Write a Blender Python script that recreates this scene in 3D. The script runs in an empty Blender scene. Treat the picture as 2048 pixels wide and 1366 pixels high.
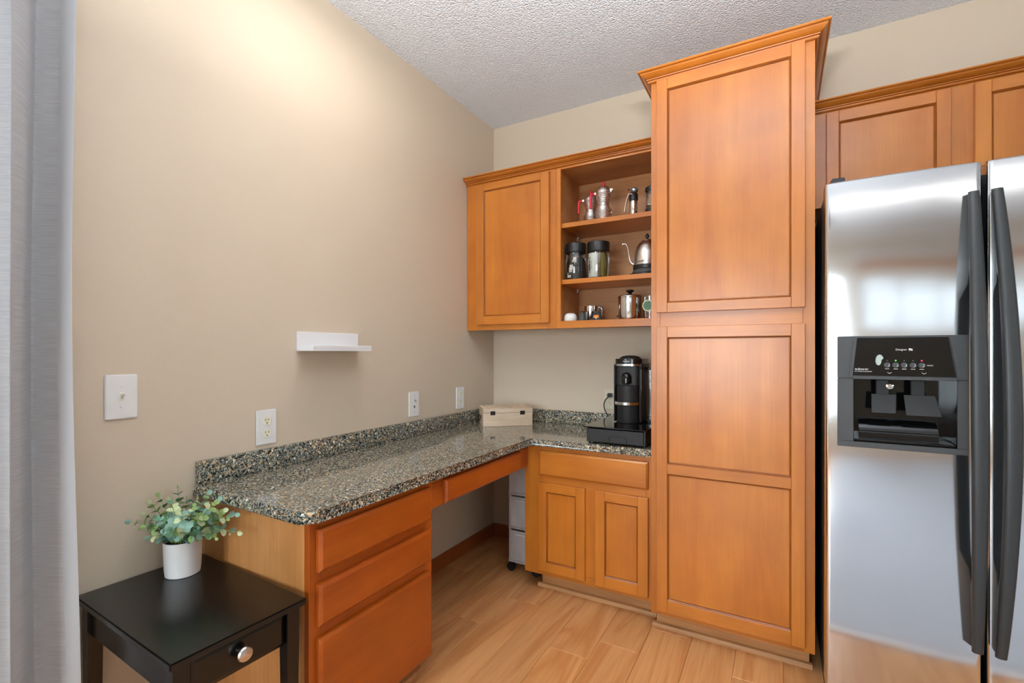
import bpy, bmesh, math, random
from mathutils import Vector, Matrix
random.seed(7)
scene = bpy.context.scene
col = scene.collection
PI = math.pi

# ------------------------------------------------------------------ camera
cam_d = bpy.data.cameras.new('camera'); cam = bpy.data.objects.new('camera', cam_d); col.objects.link(cam)
cam_d.sensor_width = 36.0; cam_d.lens = 951.0/2048*36; cam_d.shift_y = 21/2048; cam_d.clip_start = .02
cam.location = (1.698, -2.760, 1.24); cam.rotation_euler = (PI/2, 0, math.radians(29.4))
scene.camera = cam
# ------------------------------------------------------------------ view
vs = scene.view_settings
vs.view_transform = 'Standard'; vs.look = 'None'; vs.gamma = 1.0; vs.use_curve_mapping = False
vs.exposure = 0.16
# ------------------------------------------------------------------ world (bright overcast sky)
w = bpy.data.worlds.new('overcast_sky'); scene.world = w; w.use_nodes = True
bg = w.node_tree.nodes['Background']; bg.inputs[0].default_value = (.86, .93, 1, 1); bg.inputs[1].default_value = 1.7
# ------------------------------------------------------------------ patio door daylight, plus fill lights added at two unseen windows
def area(name, loc, rot, sx, sy, power, colr=(1, 1, 1), shape='RECTANGLE'):
    l = bpy.data.lights.new(name, 'AREA'); l.shape = shape; l.size = sx; l.size_y = sy
    l.energy = power; l.color = colr
    o = bpy.data.objects.new(name, l); col.objects.link(o); o.location = loc; o.rotation_euler = rot
    return o
area('daylight_patio_door', (-.25, -3.6, 1.2), (0, -PI/2, 0), 2.0, 1.8, 70, (.84, .93, 1))
area('added_front_fill', (.95, -6.5, 1.35), (PI/2, 0, 0), 1.7, 1.6, 120, (.84, .93, 1))  # strong fill light added behind the camera, outside the refrigerator's reflection
area('added_right_fill', (5.5, -3.6, 1.5), (0, PI/2, 0), 1.15, 2.3, 10, (.84, .93, 1))  # weak fill light added from the right, no known source there

# ------------------------------------------------------------------ materials
def lin(c):
    c = c/255.0
    return c/12.92 if c <= .04045 else ((c+.055)/1.055)**2.4
def S(r, g, b): return (lin(r), lin(g), lin(b), 1)
MATS = {}
def nt(name):
    m = bpy.data.materials.new(name); m.use_nodes = True; MATS[name] = m
    t = m.node_tree; return m, t, t.nodes['Principled BSDF']
def N(t, kind, **kw):
    n = t.nodes.new(kind)
    for k, v in kw.items(): setattr(n, k, v)
    return n
def ramp(t, stops, interp='LINEAR'):
    r = N(t, 'ShaderNodeValToRGB'); e = r.color_ramp; e.interpolation = interp
    while len(e.elements) < len(stops): e.elements.new(.5)
    for el, (p, c) in zip(e.elements, stops): el.position = p; el.color = c
    return r
def coords(t, scale, rnd=True, kind='Object'):
    tc = N(t, 'ShaderNodeTexCoord'); mp = N(t, 'ShaderNodeMapping'); mp.inputs['Scale'].default_value = scale
    if rnd:
        oi = N(t, 'ShaderNodeObjectInfo'); ml = N(t, 'ShaderNodeMath', operation='MULTIPLY'); ml.inputs[1].default_value = 41.7
        t.links.new(oi.outputs['Random'], ml.inputs[0]); ad = N(t, 'ShaderNodeVectorMath', operation='ADD')
        t.links.new(tc.outputs[kind], ad.inputs[0]); t.links.new(ml.outputs[0], ad.inputs[1]); t.links.new(ad.outputs[0], mp.inputs[0])
    else: t.links.new(tc.outputs[kind], mp.inputs[0])
    return mp
def plain(name, c, rough=.5, metal=0., var=.05, scale=25., bump=0., bscale=200., coat=0., spec=.5, emis=None, es=0.):
    m, t, p = nt(name)
    mp = coords(t, (1, 1, 1)); no = N(t, 'ShaderNodeTexNoise'); no.inputs['Scale'].default_value = scale; no.inputs['Detail'].default_value = 3
    t.links.new(mp.outputs[0], no.inputs['Vector'])
    lo = tuple(x*(1-var) for x in c[:3])+(1,); hi = tuple(min(1, x*(1+var)) for x in c[:3])+(1,)
    r = ramp(t, [(.3, lo), (.7, hi)]); t.links.new(no.outputs[0], r.inputs[0]); t.links.new(r.outputs[0], p.inputs['Base Color'])
    p.inputs['Roughness'].default_value = rough; p.inputs['Metallic'].default_value = metal
    p.inputs['Coat Weight'].default_value = coat; p.inputs['Specular IOR Level'].default_value = spec
    if emis: p.inputs['Emission Color'].default_value = emis; p.inputs['Emission Strength'].default_value = es
    if bump:
        n2 = N(t, 'ShaderNodeTexNoise'); n2.inputs['Scale'].default_value = bscale; n2.inputs['Detail'].default_value = 4
        t.links.new(mp.outputs[0], n2.inputs['Vector'])
        b = N(t, 'ShaderNodeBump'); b.inputs['Strength'].default_value = bump; b.inputs['Distance'].default_value = .002
        t.links.new(n2.outputs[0], b.inputs['Height']); t.links.new(b.outputs[0], p.inputs['Normal'])
    return m
def wood(name, c1, c2, axis, rough=.3, fine=.045, coat=.25, sc=1.0):
    m, t, p = nt(name)
    s = [8*sc]*3; s['xyz'.index(axis)] = .9*sc
    mp = coords(t, tuple(s)); n1 = N(t, 'ShaderNodeTexNoise'); n1.inputs['Scale'].default_value = 1.3; n1.inputs['Detail'].default_value = 6; n1.inputs['Distortion'].default_value = .5
    t.links.new(mp.outputs[0], n1.inputs['Vector'])
    r1 = ramp(t, [(.3, c1), (.7, c2)]); t.links.new(n1.outputs[0], r1.inputs[0])
    s2 = [230*sc]*3; s2['xyz'.index(axis)] = 5*sc
    mp2 = coords(t, tuple(s2)); n2 = N(t, 'ShaderNodeTexNoise'); n2.inputs['Scale'].default_value = 1; n2.inputs['Detail'].default_value = 3
    t.links.new(mp2.outputs[0], n2.inputs['Vector'])
    r2 = ramp(t, [(.3, (1-fine*2,)*3+(1,)), (.65, (1, 1, 1, 1))]); t.links.new(n2.outputs[0], r2.inputs[0])
    mp3 = coords(t, (3, 3, 3)); n3 = N(t, 'ShaderNodeTexNoise'); n3.inputs['Scale'].default_value = 2.2; n3.inputs['Detail'].default_value = 2
    t.links.new(mp3.outputs[0], n3.inputs['Vector'])
    r3 = ramp(t, [(.3, (.86, .84, .8, 1)), (.7, (1, 1, 1, 1))]); t.links.new(n3.outputs[0], r3.inputs[0])
    a = N(t, 'ShaderNodeMix', data_type='RGBA', blend_type='MULTIPLY'); a.inputs['Factor'].default_value = 1
    t.links.new(r1.outputs[0], a.inputs['A']); t.links.new(r2.outputs[0], a.inputs['B'])
    b = N(t, 'ShaderNodeMix', data_type='RGBA', blend_type='MULTIPLY'); b.inputs['Factor'].default_value = 1
    t.links.new(a.outputs['Result'], b.inputs['A']); t.links.new(r3.outputs[0], b.inputs['B'])
    oi = N(t, 'ShaderNodeObjectInfo'); mr = N(t, 'ShaderNodeMapRange'); mr.inputs['To Min'].default_value = .93; mr.inputs['To Max'].default_value = 1.06
    t.links.new(oi.outputs['Random'], mr.inputs['Value'])
    h = N(t, 'ShaderNodeHueSaturation'); t.links.new(mr.outputs[0], h.inputs['Value']); t.links.new(b.outputs['Result'], h.inputs['Color'])
    t.links.new(h.outputs[0], p.inputs['Base Color'])
    p.inputs['Roughness'].default_value = rough; p.inputs['Coat Weight'].default_value = coat; p.inputs['Coat Roughness'].default_value = .25
    bu = N(t, 'ShaderNodeBump'); bu.inputs['Strength'].default_value = .06; bu.inputs['Distance'].default_value = .001
    t.links.new(n2.outputs[0], bu.inputs['Height']); t.links.new(bu.outputs[0], p.inputs['Normal'])
    return m
CW1, CW2 = S(190, 108, 32), S(210, 130, 46)
WZ = wood('maple_stain_vertical', CW1, CW2, 'z'); WX = wood('maple_stain_along_x', CW1, CW2, 'x'); WY = wood('maple_stain_along_y', CW1, CW2, 'y')
WIN = wood('maple_interior', S(176, 116, 64), S(208, 150, 94), 'x', rough=.45, fine=.12, coat=.05)
DY_ = wood('maple_stain_shaded_along_y', S(162, 72, 14), S(184, 92, 23), 'y'); DZ_ = wood('maple_stain_shaded_vertical', S(162, 72, 14), S(184, 92, 23), 'z')  # same maple stain darkened and reddened: the desk's dimmer light painted into the colour
WSIDE = wood('end_panel_veneer', S(186, 124, 66), S(214, 152, 92), 'z', rough=.42, fine=.08, coat=.08, sc=.9)
WTOE = wood('toe_kick_ply', S(188, 132, 78), S(212, 158, 104), 'x', rough=.5, fine=.15, coat=0)
WBASE = wood('baseboard_wood', S(150, 78, 34), S(180, 100, 48), 'y')
WBASEX = wood('baseboard_wood_x', S(150, 78, 34), S(180, 100, 48), 'x')
BEAD = wood('glazed_bead', S(150, 78, 24), S(172, 96, 34), 'z')
PALE = wood('pale_pine', S(214, 188, 160), S(232, 210, 186), 'x', rough=.6, fine=.12, coat=0, sc=2)

def plank_mat():
    m, t, p = nt('laminate_planks')
    mp = coords(t, (5, .45, 5)); n1 = N(t, 'ShaderNodeTexNoise'); n1.inputs['Scale'].default_value = 1.1; n1.inputs['Detail'].default_value = 3; n1.inputs['Distortion'].default_value = 1.1
    t.links.new(mp.outputs[0], n1.inputs['Vector'])
    ml = N(t, 'ShaderNodeMath', operation='MULTIPLY'); ml.inputs[1].default_value = 5; t.links.new(n1.outputs[0], ml.inputs[0])
    fr = N(t, 'ShaderNodeMath', operation='PINGPONG'); fr.inputs[1].default_value = .5; t.links.new(ml.outputs[0], fr.inputs[0])
    rr = ramp(t, [(.0, S(204, 138, 80)), (.5, S(219, 158, 100)), (1, S(225, 166, 108))]); 
    m2 = N(t, 'ShaderNodeMath', operation='MULTIPLY'); m2.inputs[1].default_value = 2; t.links.new(fr.outputs[0], m2.inputs[0]); t.links.new(m2.outputs[0], rr.inputs[0])
    mp2 = coords(t, (180, 4, 180)); n2 = N(t, 'ShaderNodeTexNoise'); n2.inputs['Scale'].default_value = 1; n2.inputs['Detail'].default_value = 3
    t.links.new(mp2.outputs[0], n2.inputs['Vector']); r2 = ramp(t, [(.3, (.86, .83, .8, 1)), (.6, (1, 1, 1, 1))]); t.links.new(n2.outputs[0], r2.inputs[0])
    a = N(t, 'ShaderNodeMix', data_type='RGBA', blend_type='MULTIPLY'); a.inputs['Factor'].default_value = .8
    t.links.new(rr.outputs[0], a.inputs['A']); t.links.new(r2.outputs[0], a.inputs['B'])
    oi = N(t, 'ShaderNodeObjectInfo'); mr = N(t, 'ShaderNodeMapRange'); mr.inputs['To Min'].default_value = .84; mr.inputs['To Max'].default_value = 1.05
    t.links.new(oi.outputs['Random'], mr.inputs['Value'])
    h = N(t, 'ShaderNodeHueSaturation'); t.links.new(mr.outputs[0], h.inputs['Value']); t.links.new(a.outputs['Result'], h.inputs['Color'])
    t.links.new(h.outputs[0], p.inputs['Base Color']); p.inputs['Roughness'].default_value = .36
    return m
PLANK = plank_mat()

def granite():
    m, t, p = nt('speckled_granite')
    mp = coords(t, (1, 1, 1), rnd=False)
    v1 = N(t, 'ShaderNodeTexVoronoi'); v1.inputs['Scale'].default_value = 290; t.links.new(mp.outputs[0], v1.inputs['Vector'])
    v2 = N(t, 'ShaderNodeTexVoronoi'); v2.inputs['Scale'].default_value = 150; t.links.new(mp.outputs[0], v2.inputs['Vector'])
    sx1 = N(t, 'ShaderNodeSeparateColor'); t.links.new(v1.outputs['Color'], sx1.inputs[0])
    sx2 = N(t, 'ShaderNodeSeparateColor'); t.links.new(v2.outputs['Color'], sx2.inputs[0])
    r1 = ramp(t, [(0, S(26, 29, 31)), (.27, S(68, 80, 79)), (.48, S(112, 121, 116)), (.68, S(160, 158, 142)), (.83, S(180, 150, 104)), (.93, S(214, 210, 200))], 'CONSTANT')
    t.links.new(sx1.outputs[0], r1.inputs[0])
    r2 = ramp(t, [(0, S(22, 24, 24)), (.22, S(92, 96, 90)), (.5, S(150, 142, 124)), (.72, S(190, 160, 118)), (.9, S(222, 214, 198))], 'CONSTANT')
    t.links.new(sx2.outputs[1], r2.inputs[0])
    gt = N(t, 'ShaderNodeMath', operation='GREATER_THAN'); gt.inputs[1].default_value = .72; t.links.new(sx2.outputs[2], gt.inputs[0])
    mx = N(t, 'ShaderNodeMix', data_type='RGBA'); t.links.new(gt.outputs[0], mx.inputs['Factor']); t.links.new(r1.outputs[0], mx.inputs['A']); t.links.new(r2.outputs[0], mx.inputs['B'])
    t.links.new(mx.outputs['Result'], p.inputs['Base Color'])
    p.inputs['Roughness'].default_value = .09; p.inputs['Coat Weight'].default_value = .3; p.inputs['Coat Roughness'].default_value = .04
    return m
GRAN = granite()
WALL = plain('beige_wall_paint', S(209, 193, 171), .62, var=.015, scale=2, bump=.12, bscale=160)
CEILM = None
def ceil_mat():
    m, t, p = nt('popcorn_ceiling')
    mp = coords(t, (1, 1, 1), rnd=False)
    n1 = N(t, 'ShaderNodeTexNoise'); n1.inputs['Scale'].default_value = 110; n1.inputs['Detail'].default_value = 3; n1.inputs['Roughness'].default_value = .6
    t.links.new(mp.outputs[0], n1.inputs['Vector'])
    v = N(t, 'ShaderNodeTexVoronoi'); v.inputs['Scale'].default_value = 125; t.links.new(mp.outputs[0], v.inputs['Vector'])
    sb = N(t, 'ShaderNodeMath', operation='SUBTRACT'); t.links.new(n1.outputs[0], sb.inputs[0]); t.links.new(v.outputs['Distance'], sb.inputs[1])
    b = N(t, 'ShaderNodeBump'); b.inputs['Strength'].default_value = .85; b.inputs['Distance'].default_value = .006
    t.links.new(sb.outputs[0], b.inputs['Height']); t.links.new(b.outputs[0], p.inputs['Normal'])
    p.inputs['Base Color'].default_value = S(232, 238, 246); p.inputs['Roughness'].default_value = .9
    return m
CEILM = ceil_mat()
def steel(name, c, rough, aniso=.0, wav=0., line=True):
    m, t, p = nt(name)
    p.inputs['Base Color'].default_value = c; p.inputs['Metallic'].default_value = 1; p.inputs['Roughness'].default_value = rough
    p.inputs['Anisotropic'].default_value = aniso
    if line:
        mp = coords(t, (3, 3, 900), rnd=False); n = N(t, 'ShaderNodeTexNoise'); n.inputs['Scale'].default_value = 1; t.links.new(mp.outputs[0], n.inputs['Vector'])
        mr = N(t, 'ShaderNodeMapRange'); mr.inputs['To Min'].default_value = rough*.75; mr.inputs['To Max'].default_value = rough*1.3
        t.links.new(n.outputs[0], mr.inputs['Value']); t.links.new(mr.outputs[0], p.inputs['Roughness'])
    if wav:
        mp2 = coords(t, (2.2, 1, 3.2), rnd=False); n2 = N(t, 'ShaderNodeTexNoise'); n2.inputs['Scale'].default_value = 1.2; n2.inputs['Detail'].default_value = 1
        t.links.new(mp2.outputs[0], n2.inputs['Vector']); b = N(t, 'ShaderNodeBump'); b.inputs['Strength'].default_value = 1; b.inputs['Distance'].default_value = wav
        t.links.new(n2.outputs[0], b.inputs['Height']); t.links.new(b.outputs[0], p.inputs['Normal'])
    return m
STEEL = steel('brushed_stainless', (.71, .725, .745, 1), .11, .3, .003)
CHROME = steel('polished_steel', (.78, .78, .78, 1), .12, line=False)
SATIN = steel('satin_nickel', (.66, .62, .58, 1), .28, line=False)
ALU = steel('cast_aluminium', (.80, .80, .80, 1), .36, line=False)
WHITE = plain('white_plastic', S(236, 236, 234), .35, var=.02)
IVORY = plain('ivory_plastic', S(214, 204, 180), .4, var=.02)
WPAINT = plain('white_lacquer', S(232, 232, 233), .4, var=.01)
CERAM = plain('white_matte_ceramic', S(228, 226, 224), .5, var=.02)
BLACKP = plain('black_plastic', S(22, 22, 23), .38, var=.1)
BLACKG = plain('black_gloss', S(14, 14, 15), .08, var=.1)
BLACKM = plain('black_matte_plastic', S(32, 32, 33), .55, var=.08, bump=.1)
GREYP = plain('charcoal_plastic', S(66, 67, 68), .5, var=.06, bump=.15, bscale=600)
HANDLE = plain('dark_grey_handle', S(50, 52, 53), .38, var=.06, bump=.1, bscale=700)
TABLE = plain('black_lacquered_wood', S(13, 13, 13), .24, var=.25, scale=60, bump=.03)
RED = plain('red_handle_plastic', S(196, 22, 44), .3, var=.05)
GREYD = plain('dark_gap', S(24, 24, 25), .7)
RUBBER = plain('black_rubber', S(20, 20, 20), .6)
BRASSY = plain('dark_bronze', S(48, 42, 36), .4, metal=.7)
ORANGE = plain('orange_label', S(224, 132, 34), .5)
PAPER = plain('white_paper', S(222, 222, 216), .6, var=.03)
KRAFT = plain('coffee_brown', S(112, 82, 58), .7, var=.25, scale=90)
OLIVE = plain('olive_foil', S(134, 128, 58), .4, var=.2, scale=80)
PURPLE = plain('purple_cloth', S(150, 130, 186), .7, var=.1)
GREENP = plain('green_print', S(74, 112, 84), .5, var=.4, scale=120)
CREAM = plain('cream_print', S(214, 208, 172), .5)
REDP = plain('red_print', S(150, 52, 40), .5, var=.4, scale=150)
INK = plain('black_ink', S(20, 20, 22), .6)
WINK = plain('white_ink', S(235, 235, 235), .6)
LEDG = plain('green_led', S(80, 220, 60), .4, emis=S(70, 230, 40), es=1.5)
LEDR = plain('red_led', S(230, 50, 80), .4, emis=S(240, 40, 80), es=1.5)
SOIL = plain('dark_foam', S(40, 50, 44), .9, var=.3)
BEAN = plain('grey_green_indicator', S(178, 190, 184), .3)
STEM = plain('leaf_stem', S(128, 150, 96), .6)
LEAVES = [plain('leaf_green', S(146, 176, 108), .55, var=.15, scale=60), plain('leaf_blue_green', S(130, 168, 150), .55, var=.18, scale=60),
          plain('leaf_pale', S(192, 202, 156), .55, var=.12, scale=60), plain('leaf_deep', S(92, 134, 102), .55, var=.2, scale=60)]
def glassy(name, tint, refl=.12, rough=.03):
    m, t, p = nt(name); t.nodes.remove(p)
    tr = N(t, 'ShaderNodeBsdfTransparent'); tr.inputs[0].default_value = tint
    gl = N(t, 'ShaderNodeBsdfGlossy'); gl.inputs[1].default_value = rough; gl.inputs[0].default_value = (1, 1, 1, 1)
    lw = N(t, 'ShaderNodeLayerWeight'); lw.inputs[0].default_value = .35
    mp = coords(t, (1, 1, 1)); no = N(t, 'ShaderNodeTexNoise'); no.inputs['Scale'].default_value = 6; t.links.new(mp.outputs[0], no.inputs['Vector'])
    ml = N(t, 'ShaderNodeMath', operation='MULTIPLY_ADD'); ml.inputs[1].default_value = .6; ml.inputs[2].default_value = refl*.4
    t.links.new(lw.outputs['Fresnel'], ml.inputs[0])
    mx = N(t, 'ShaderNodeMixShader'); t.links.new(ml.outputs[0], mx.inputs[0]); t.links.new(tr.outputs[0], mx.inputs[1]); t.links.new(gl.outputs[0], mx.inputs[2])
    t.links.new(mx.outputs[0], t.nodes['Material Output'].inputs[0]); return m
GLASS = glassy('clear_glass', (.93, .96, .95, 1)); PANE = glassy('window_glass', (.96, .98, .98, 1), .05)
DGLASS = glassy('smoky_tank', (.62, .6, .58, 1))
def frosted():
    m, t, p = nt('frosted_plastic'); p.inputs['Base Color'].default_value = S(236, 238, 242); p.inputs['Roughness'].default_value = .3
    tr = N(t, 'ShaderNodeBsdfTransparent'); mx = N(t, 'ShaderNodeMixShader'); 
    mp = coords(t, (3, 3, 1.2)); no = N(t, 'ShaderNodeTexNoise'); no.inputs['Scale'].default_value = 4; t.links.new(mp.outputs[0], no.inputs['Vector'])
    mr = N(t, 'ShaderNodeMapRange'); mr.inputs['To Min'].default_value = .4; mr.inputs['To Max'].default_value = .9; t.links.new(no.outputs[0], mr.inputs['Value'])
    t.links.new(mr.outputs[0], mx.inputs[0]); t.links.new(tr.outputs[0], mx.inputs[1]); t.links.new(p.outputs[0], mx.inputs[2])
    t.links.new(mx.outputs[0], t.nodes['Material Output'].inputs[0]); return m
FROST = frosted()
def curtain_mat():
    m, t, p = nt('grey_slub_curtain')
    mp = coords(t, (1, 9, 420), rnd=False, kind='UV'); mp.inputs['Scale'].default_value = (26, 1300, 1)
    n = N(t, 'ShaderNodeTexNoise'); n.inputs['Scale'].default_value = 1; n.inputs['Detail'].default_value = 4; t.links.new(mp.outputs[0], n.inputs['Vector'])
    r = ramp(t, [(.3, S(186, 186, 188)), (.65, S(206, 206, 208))]); t.links.new(n.outputs[0], r.inputs[0]); t.links.new(r.outputs[0], p.inputs['Base Color'])
    p.inputs['Roughness'].default_value = .8; p.inputs['Sheen Weight'].default_value = .2
    tl = N(t, 'ShaderNodeBsdfTranslucent'); t.links.new(r.outputs[0], tl.inputs[0])
    mx = N(t, 'ShaderNodeMixShader'); mx.inputs[0].default_value = .3
    t.links.new(p.outputs[0], mx.inputs[1]); t.links.new(tl.outputs[0], mx.inputs[2]); t.links.new(mx.outputs[0], t.nodes['Material Output'].inputs[0])
    b = N(t, 'ShaderNodeBump'); b.inputs['Strength'].default_value = .3; b.inputs['Distance'].default_value = .001
    t.links.new(n.outputs[0], b.inputs['Height']); t.links.new(b.outputs[0], p.inputs['Normal'])
    return m
CURT = curtain_mat()

# ------------------------------------------------------------------ mesh helpers
OFF = {}
def root_of(o):
    while o.parent: o = o.parent
    return o
def tag(o, label=None, cat=None, group=None, kind=None):
    if label: o['label'] = label
    if cat: o['category'] = cat
    if group: o['group'] = group
    if kind: o['kind'] = kind
    return o
def thing(name, label, cat, loc=(0, 0, 0), rotz=0., local=False, group=None, kind=None):
    o = bpy.data.objects.new(name, None); o.empty_display_size = .05; col.objects.link(o)
    o.location = loc; o.rotation_euler = (0, 0, rotz); OFF[o.name] = Vector((0, 0, 0)) if local else Vector(loc)
    return tag(o, label, cat, group, kind)
def mk(name, bm, mat, parent=None, smooth=None, own=False):
    """link a bmesh as one object; coordinates are those of the thing it belongs to"""
    if parent is not None:
        off = OFF.get(root_of(parent).name, Vector((0, 0, 0)))
        if off.length: bmesh.ops.translate(bm, verts=bm.verts, vec=-off)
    bmesh.ops.recalc_face_normals(bm, faces=bm.faces)
    me = bpy.data.meshes.new(name); bm.to_mesh(me); bm.free()
    if smooth is not None:
        for p in me.polygons: p.use_smooth = True
        me.set_sharp_from_angle(angle=math.radians(smooth))
    o = bpy.data.objects.new(name, me); col.objects.link(o); me.materials.append(mat)
    if parent is not None: o.parent = parent
    return o
def bm_box(bm, x0, x1, y0, y1, z0, z1):
    v = [bm.verts.new((x, y, z)) for z in (z0, z1) for y in (y0, y1) for x in (x0, x1)]
    return [bm.faces.new([v[i] for i in f]) for f in ((0, 2, 3, 1), (4, 5, 7, 6), (0, 1, 5, 4), (2, 6, 7, 3), (0, 4, 6, 2), (1, 3, 7, 5))]
def box(name, b, mat, parent=None, bev=.0015, seg=1, smooth=None):
    bm = bmesh.new(); bm_box(bm, *b)
    if bev: bmesh.ops.bevel(bm, geom=list(bm.edges), offset=bev, segments=seg, profile=.5, affect='EDGES')
    return mk(name, bm, mat, parent, smooth if smooth else (40 if seg > 1 else None))
def boxes(name, bl, mat, parent=None, bev=0.):
    bm = bmesh.new()
    for b in bl: bm_box(bm, *b)
    if bev: bmesh.ops.bevel(bm, geom=list(bm.edges), offset=bev, segments=1, affect='EDGES')
    return mk(name, bm, mat, parent)
def bm_lathe(bm, prof, c=(0, 0, 0), n=28, axis='z', cap=True):
    rings = []
    def put(a, b, h):
        if axis == 'z': return (c[0]+a, c[1]+b, c[2]+h)
        if axis == 'y': return (c[0]+a, c[1]+h, c[2]+b)
        return (c[0]+h, c[1]+a, c[2]+b)
    for r, h in prof:
        if r < 1e-6: rings.append([bm.verts.new(put(0, 0, h))])
        else: rings.append([bm.verts.new(put(r*math.cos(2*PI*k/n), r*math.sin(2*PI*k/n), h)) for k in range(n)])
    for a, b in zip(rings, rings[1:]):
        for k in range(n):
            k2 = (k+1) % n
            if len(a) == 1 and len(b) == 1: continue
            if len(a) == 1: bm.faces.new((a[0], b[k], b[k2]))
            elif len(b) == 1: bm.faces.new((a[k], b[0], a[k2]))
            else: bm.faces.new((a[k], b[k], b[k2], a[k2]))
    if cap:
        for r in (rings[0], rings[-1]):
            if len(r) > 2: bm.faces.new(r)
def lathe(name, prof, c, mat, parent=None, n=28, axis='z', cap=True, smooth=35):
    bm = bmesh.new(); bm_lathe(bm, prof, c, n, axis, cap); return mk(name, bm, mat, parent, smooth)
def bm_tube(bm, pts, r, n=10, cap=True):
    pts = [Vector(p) for p in pts]; rings = []
    rs = r if isinstance(r, (list, tuple)) else [r]*len(pts)
    up = Vector((0, 0, 1))
    prev = None
    for i, p in enumerate(pts):
        d = (pts[min(i+1, len(pts)-1)]-pts[max(i-1, 0)]).normalized()
        if prev is None:
            a = d.cross(up)
            if a.length < .1: a = d.cross(Vector((1, 0, 0)))
        else: a = prev-d*prev.dot(d)
        a.normalize(); prev = a; b = d.cross(a)
        rings.append([bm.verts.new(p+a*rs[i]*math.cos(2*PI*k/n)+b*rs[i]*math.sin(2*PI*k/n)) for k in range(n)])
    for a, b in zip(rings, rings[1:]):
        for k in range(n): bm.faces.new((a[k], a[(k+1) % n], b[(k+1) % n], b[k]))
    if cap: bm.faces.new(rings[0]); bm.faces.new(rings[-1])
def tube(name, pts, r, mat, parent=None, n=10):
    bm = bmesh.new(); bm_tube(bm, pts, r, n); return mk(name, bm, mat, parent, 40)
def bez(p0, p1, p2, p3, n=10):
    o = []
    for i in range(n+1):
        t = i/n; o.append(tuple((1-t)**3*a+3*(1-t)**2*t*b+3*(1-t)*t*t*c+t**3*d for a, b, c, d in zip(p0, p1, p2, p3)))
    return o
def bm_prism(bm, poly, axis, a, b):
    def put(u, v, h): return {'z': (u, v, h), 'y': (u, h, v), 'x': (h, u, v)}[axis]
    A = [bm.verts.new(put(u, v, a)) for u, v in poly]; B = [bm.verts.new(put(u, v, b)) for u, v in poly]
    n = len(poly)
    for k in range(n): bm.faces.new((A[k], A[(k+1) % n], B[(k+1) % n], B[k]))
    bm.faces.new(A); bm.faces.new(B)
def prism(name, poly, axis, a, b, mat, parent=None, bev=0., smooth=None):
    bm = bmesh.new(); bm_prism(bm, poly, axis, a, b)
    if bev: bmesh.ops.bevel(bm, geom=list(bm.edges), offset=bev, segments=2, affect='EDGES')
    return mk(name, bm, mat, parent, smooth)
def sweep(name, path, prof, z0, mat, parent=None, smooth=30):
    """profile (out, up) run along an xy polyline with mitred corners; out = right of travel"""
    bm = bmesh.new(); P = [Vector(p) for p in path]; rings = []
    for i, p in enumerate(P):
        ns = []
        if i > 0: d = (p-P[i-1]).normalized(); ns.append(Vector((d.y, -d.x)))
        if i < len(P)-1: d = (P[i+1]-p).normalized(); ns.append(Vector((d.y, -d.x)))
        m = ns[0] if len(ns) == 1 else (ns[0]+ns[1])/(1+ns[0].dot(ns[1]))
        rings.append([bm.verts.new((p.x+m.x*o, p.y+m.y*o, z0+h)) for o, h in prof])
    n = len(prof)
    for a, b in zip(rings, rings[1:]):
        for k in range(n): bm.faces.new((a[k], a[(k+1) % n], b[(k+1) % n], b[k]))
    bm.faces.new(rings[0]); bm.faces.new(rings[-1])
    return mk(name, bm, mat, parent, smooth)
def text_mesh(name, s, size, mat, parent, org, ux, uy, align='CENTER', extrude=.0002, bold=0.):
    cu = bpy.data.curves.new('tmp', 'FONT'); cu.body = s; cu.size = size; cu.align_x = align; cu.align_y = 'CENTER'; cu.extrude = extrude; cu.offset = bold
    o = bpy.data.objects.new('tmp', cu); col.objects.link(o); bpy.context.view_layer.update()
    me = bpy.data.meshes.new_from_object(o.evaluated_get(bpy.context.evaluated_depsgraph_get()))
    bpy.data.objects.remove(o); bpy.data.curves.remove(cu)
    ux = Vector(ux); uy = Vector(uy); nz = ux.cross(uy); org = Vector(org)
    off = OFF.get(root_of(parent).name, Vector((0, 0, 0)))
    for v in me.vertices: v.co = org+ux*v.co.x+uy*v.co.y+nz*v.co.z-off
    me.name = name; me.materials.clear(); me.materials.append(mat)
    r = bpy.data.objects.new(name, me); col.objects.link(r); r.parent = parent; return r
CROWN = [(0, 0), (.008, 0), (.012, .003), (.013, .0075), (.0085, .010), (.0085, .0115), (.0155, .0125), (.0165, .016), (.0145, .0175), (.018, .0182), (.024, .0205), (.031, .025), (.037, .0305), (.0405, .0358), (.0395, .0372), (.047, .0380), (.050, .0415), (.050, .046), (0, .046)]
def crown(name, path, z0, h, parent, mat=None):
    k = h/.046
    return sweep(name, path, [(o, u*k) for o, u in CROWN], z0, mat or WX, parent, 12)

# ------------------------------------------------------------------ room shell
CEIL = 2.755; RX = 5.2; FY = -6.2; T = .12
def structure(o): o['kind'] = 'structure'; return o
fl = structure(box('floor', (-T, RX+T, FY-T, T, -.12, -.012), GREYD, None, 0))
structure(box('ceiling', (-T, RX+T, FY-T, T, CEIL, CEIL+.1), CEILM, None, 0))
structure(box('wall_back', (-T, RX+T, 0, T, -.012, CEIL), WALL, None, 0))
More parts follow.
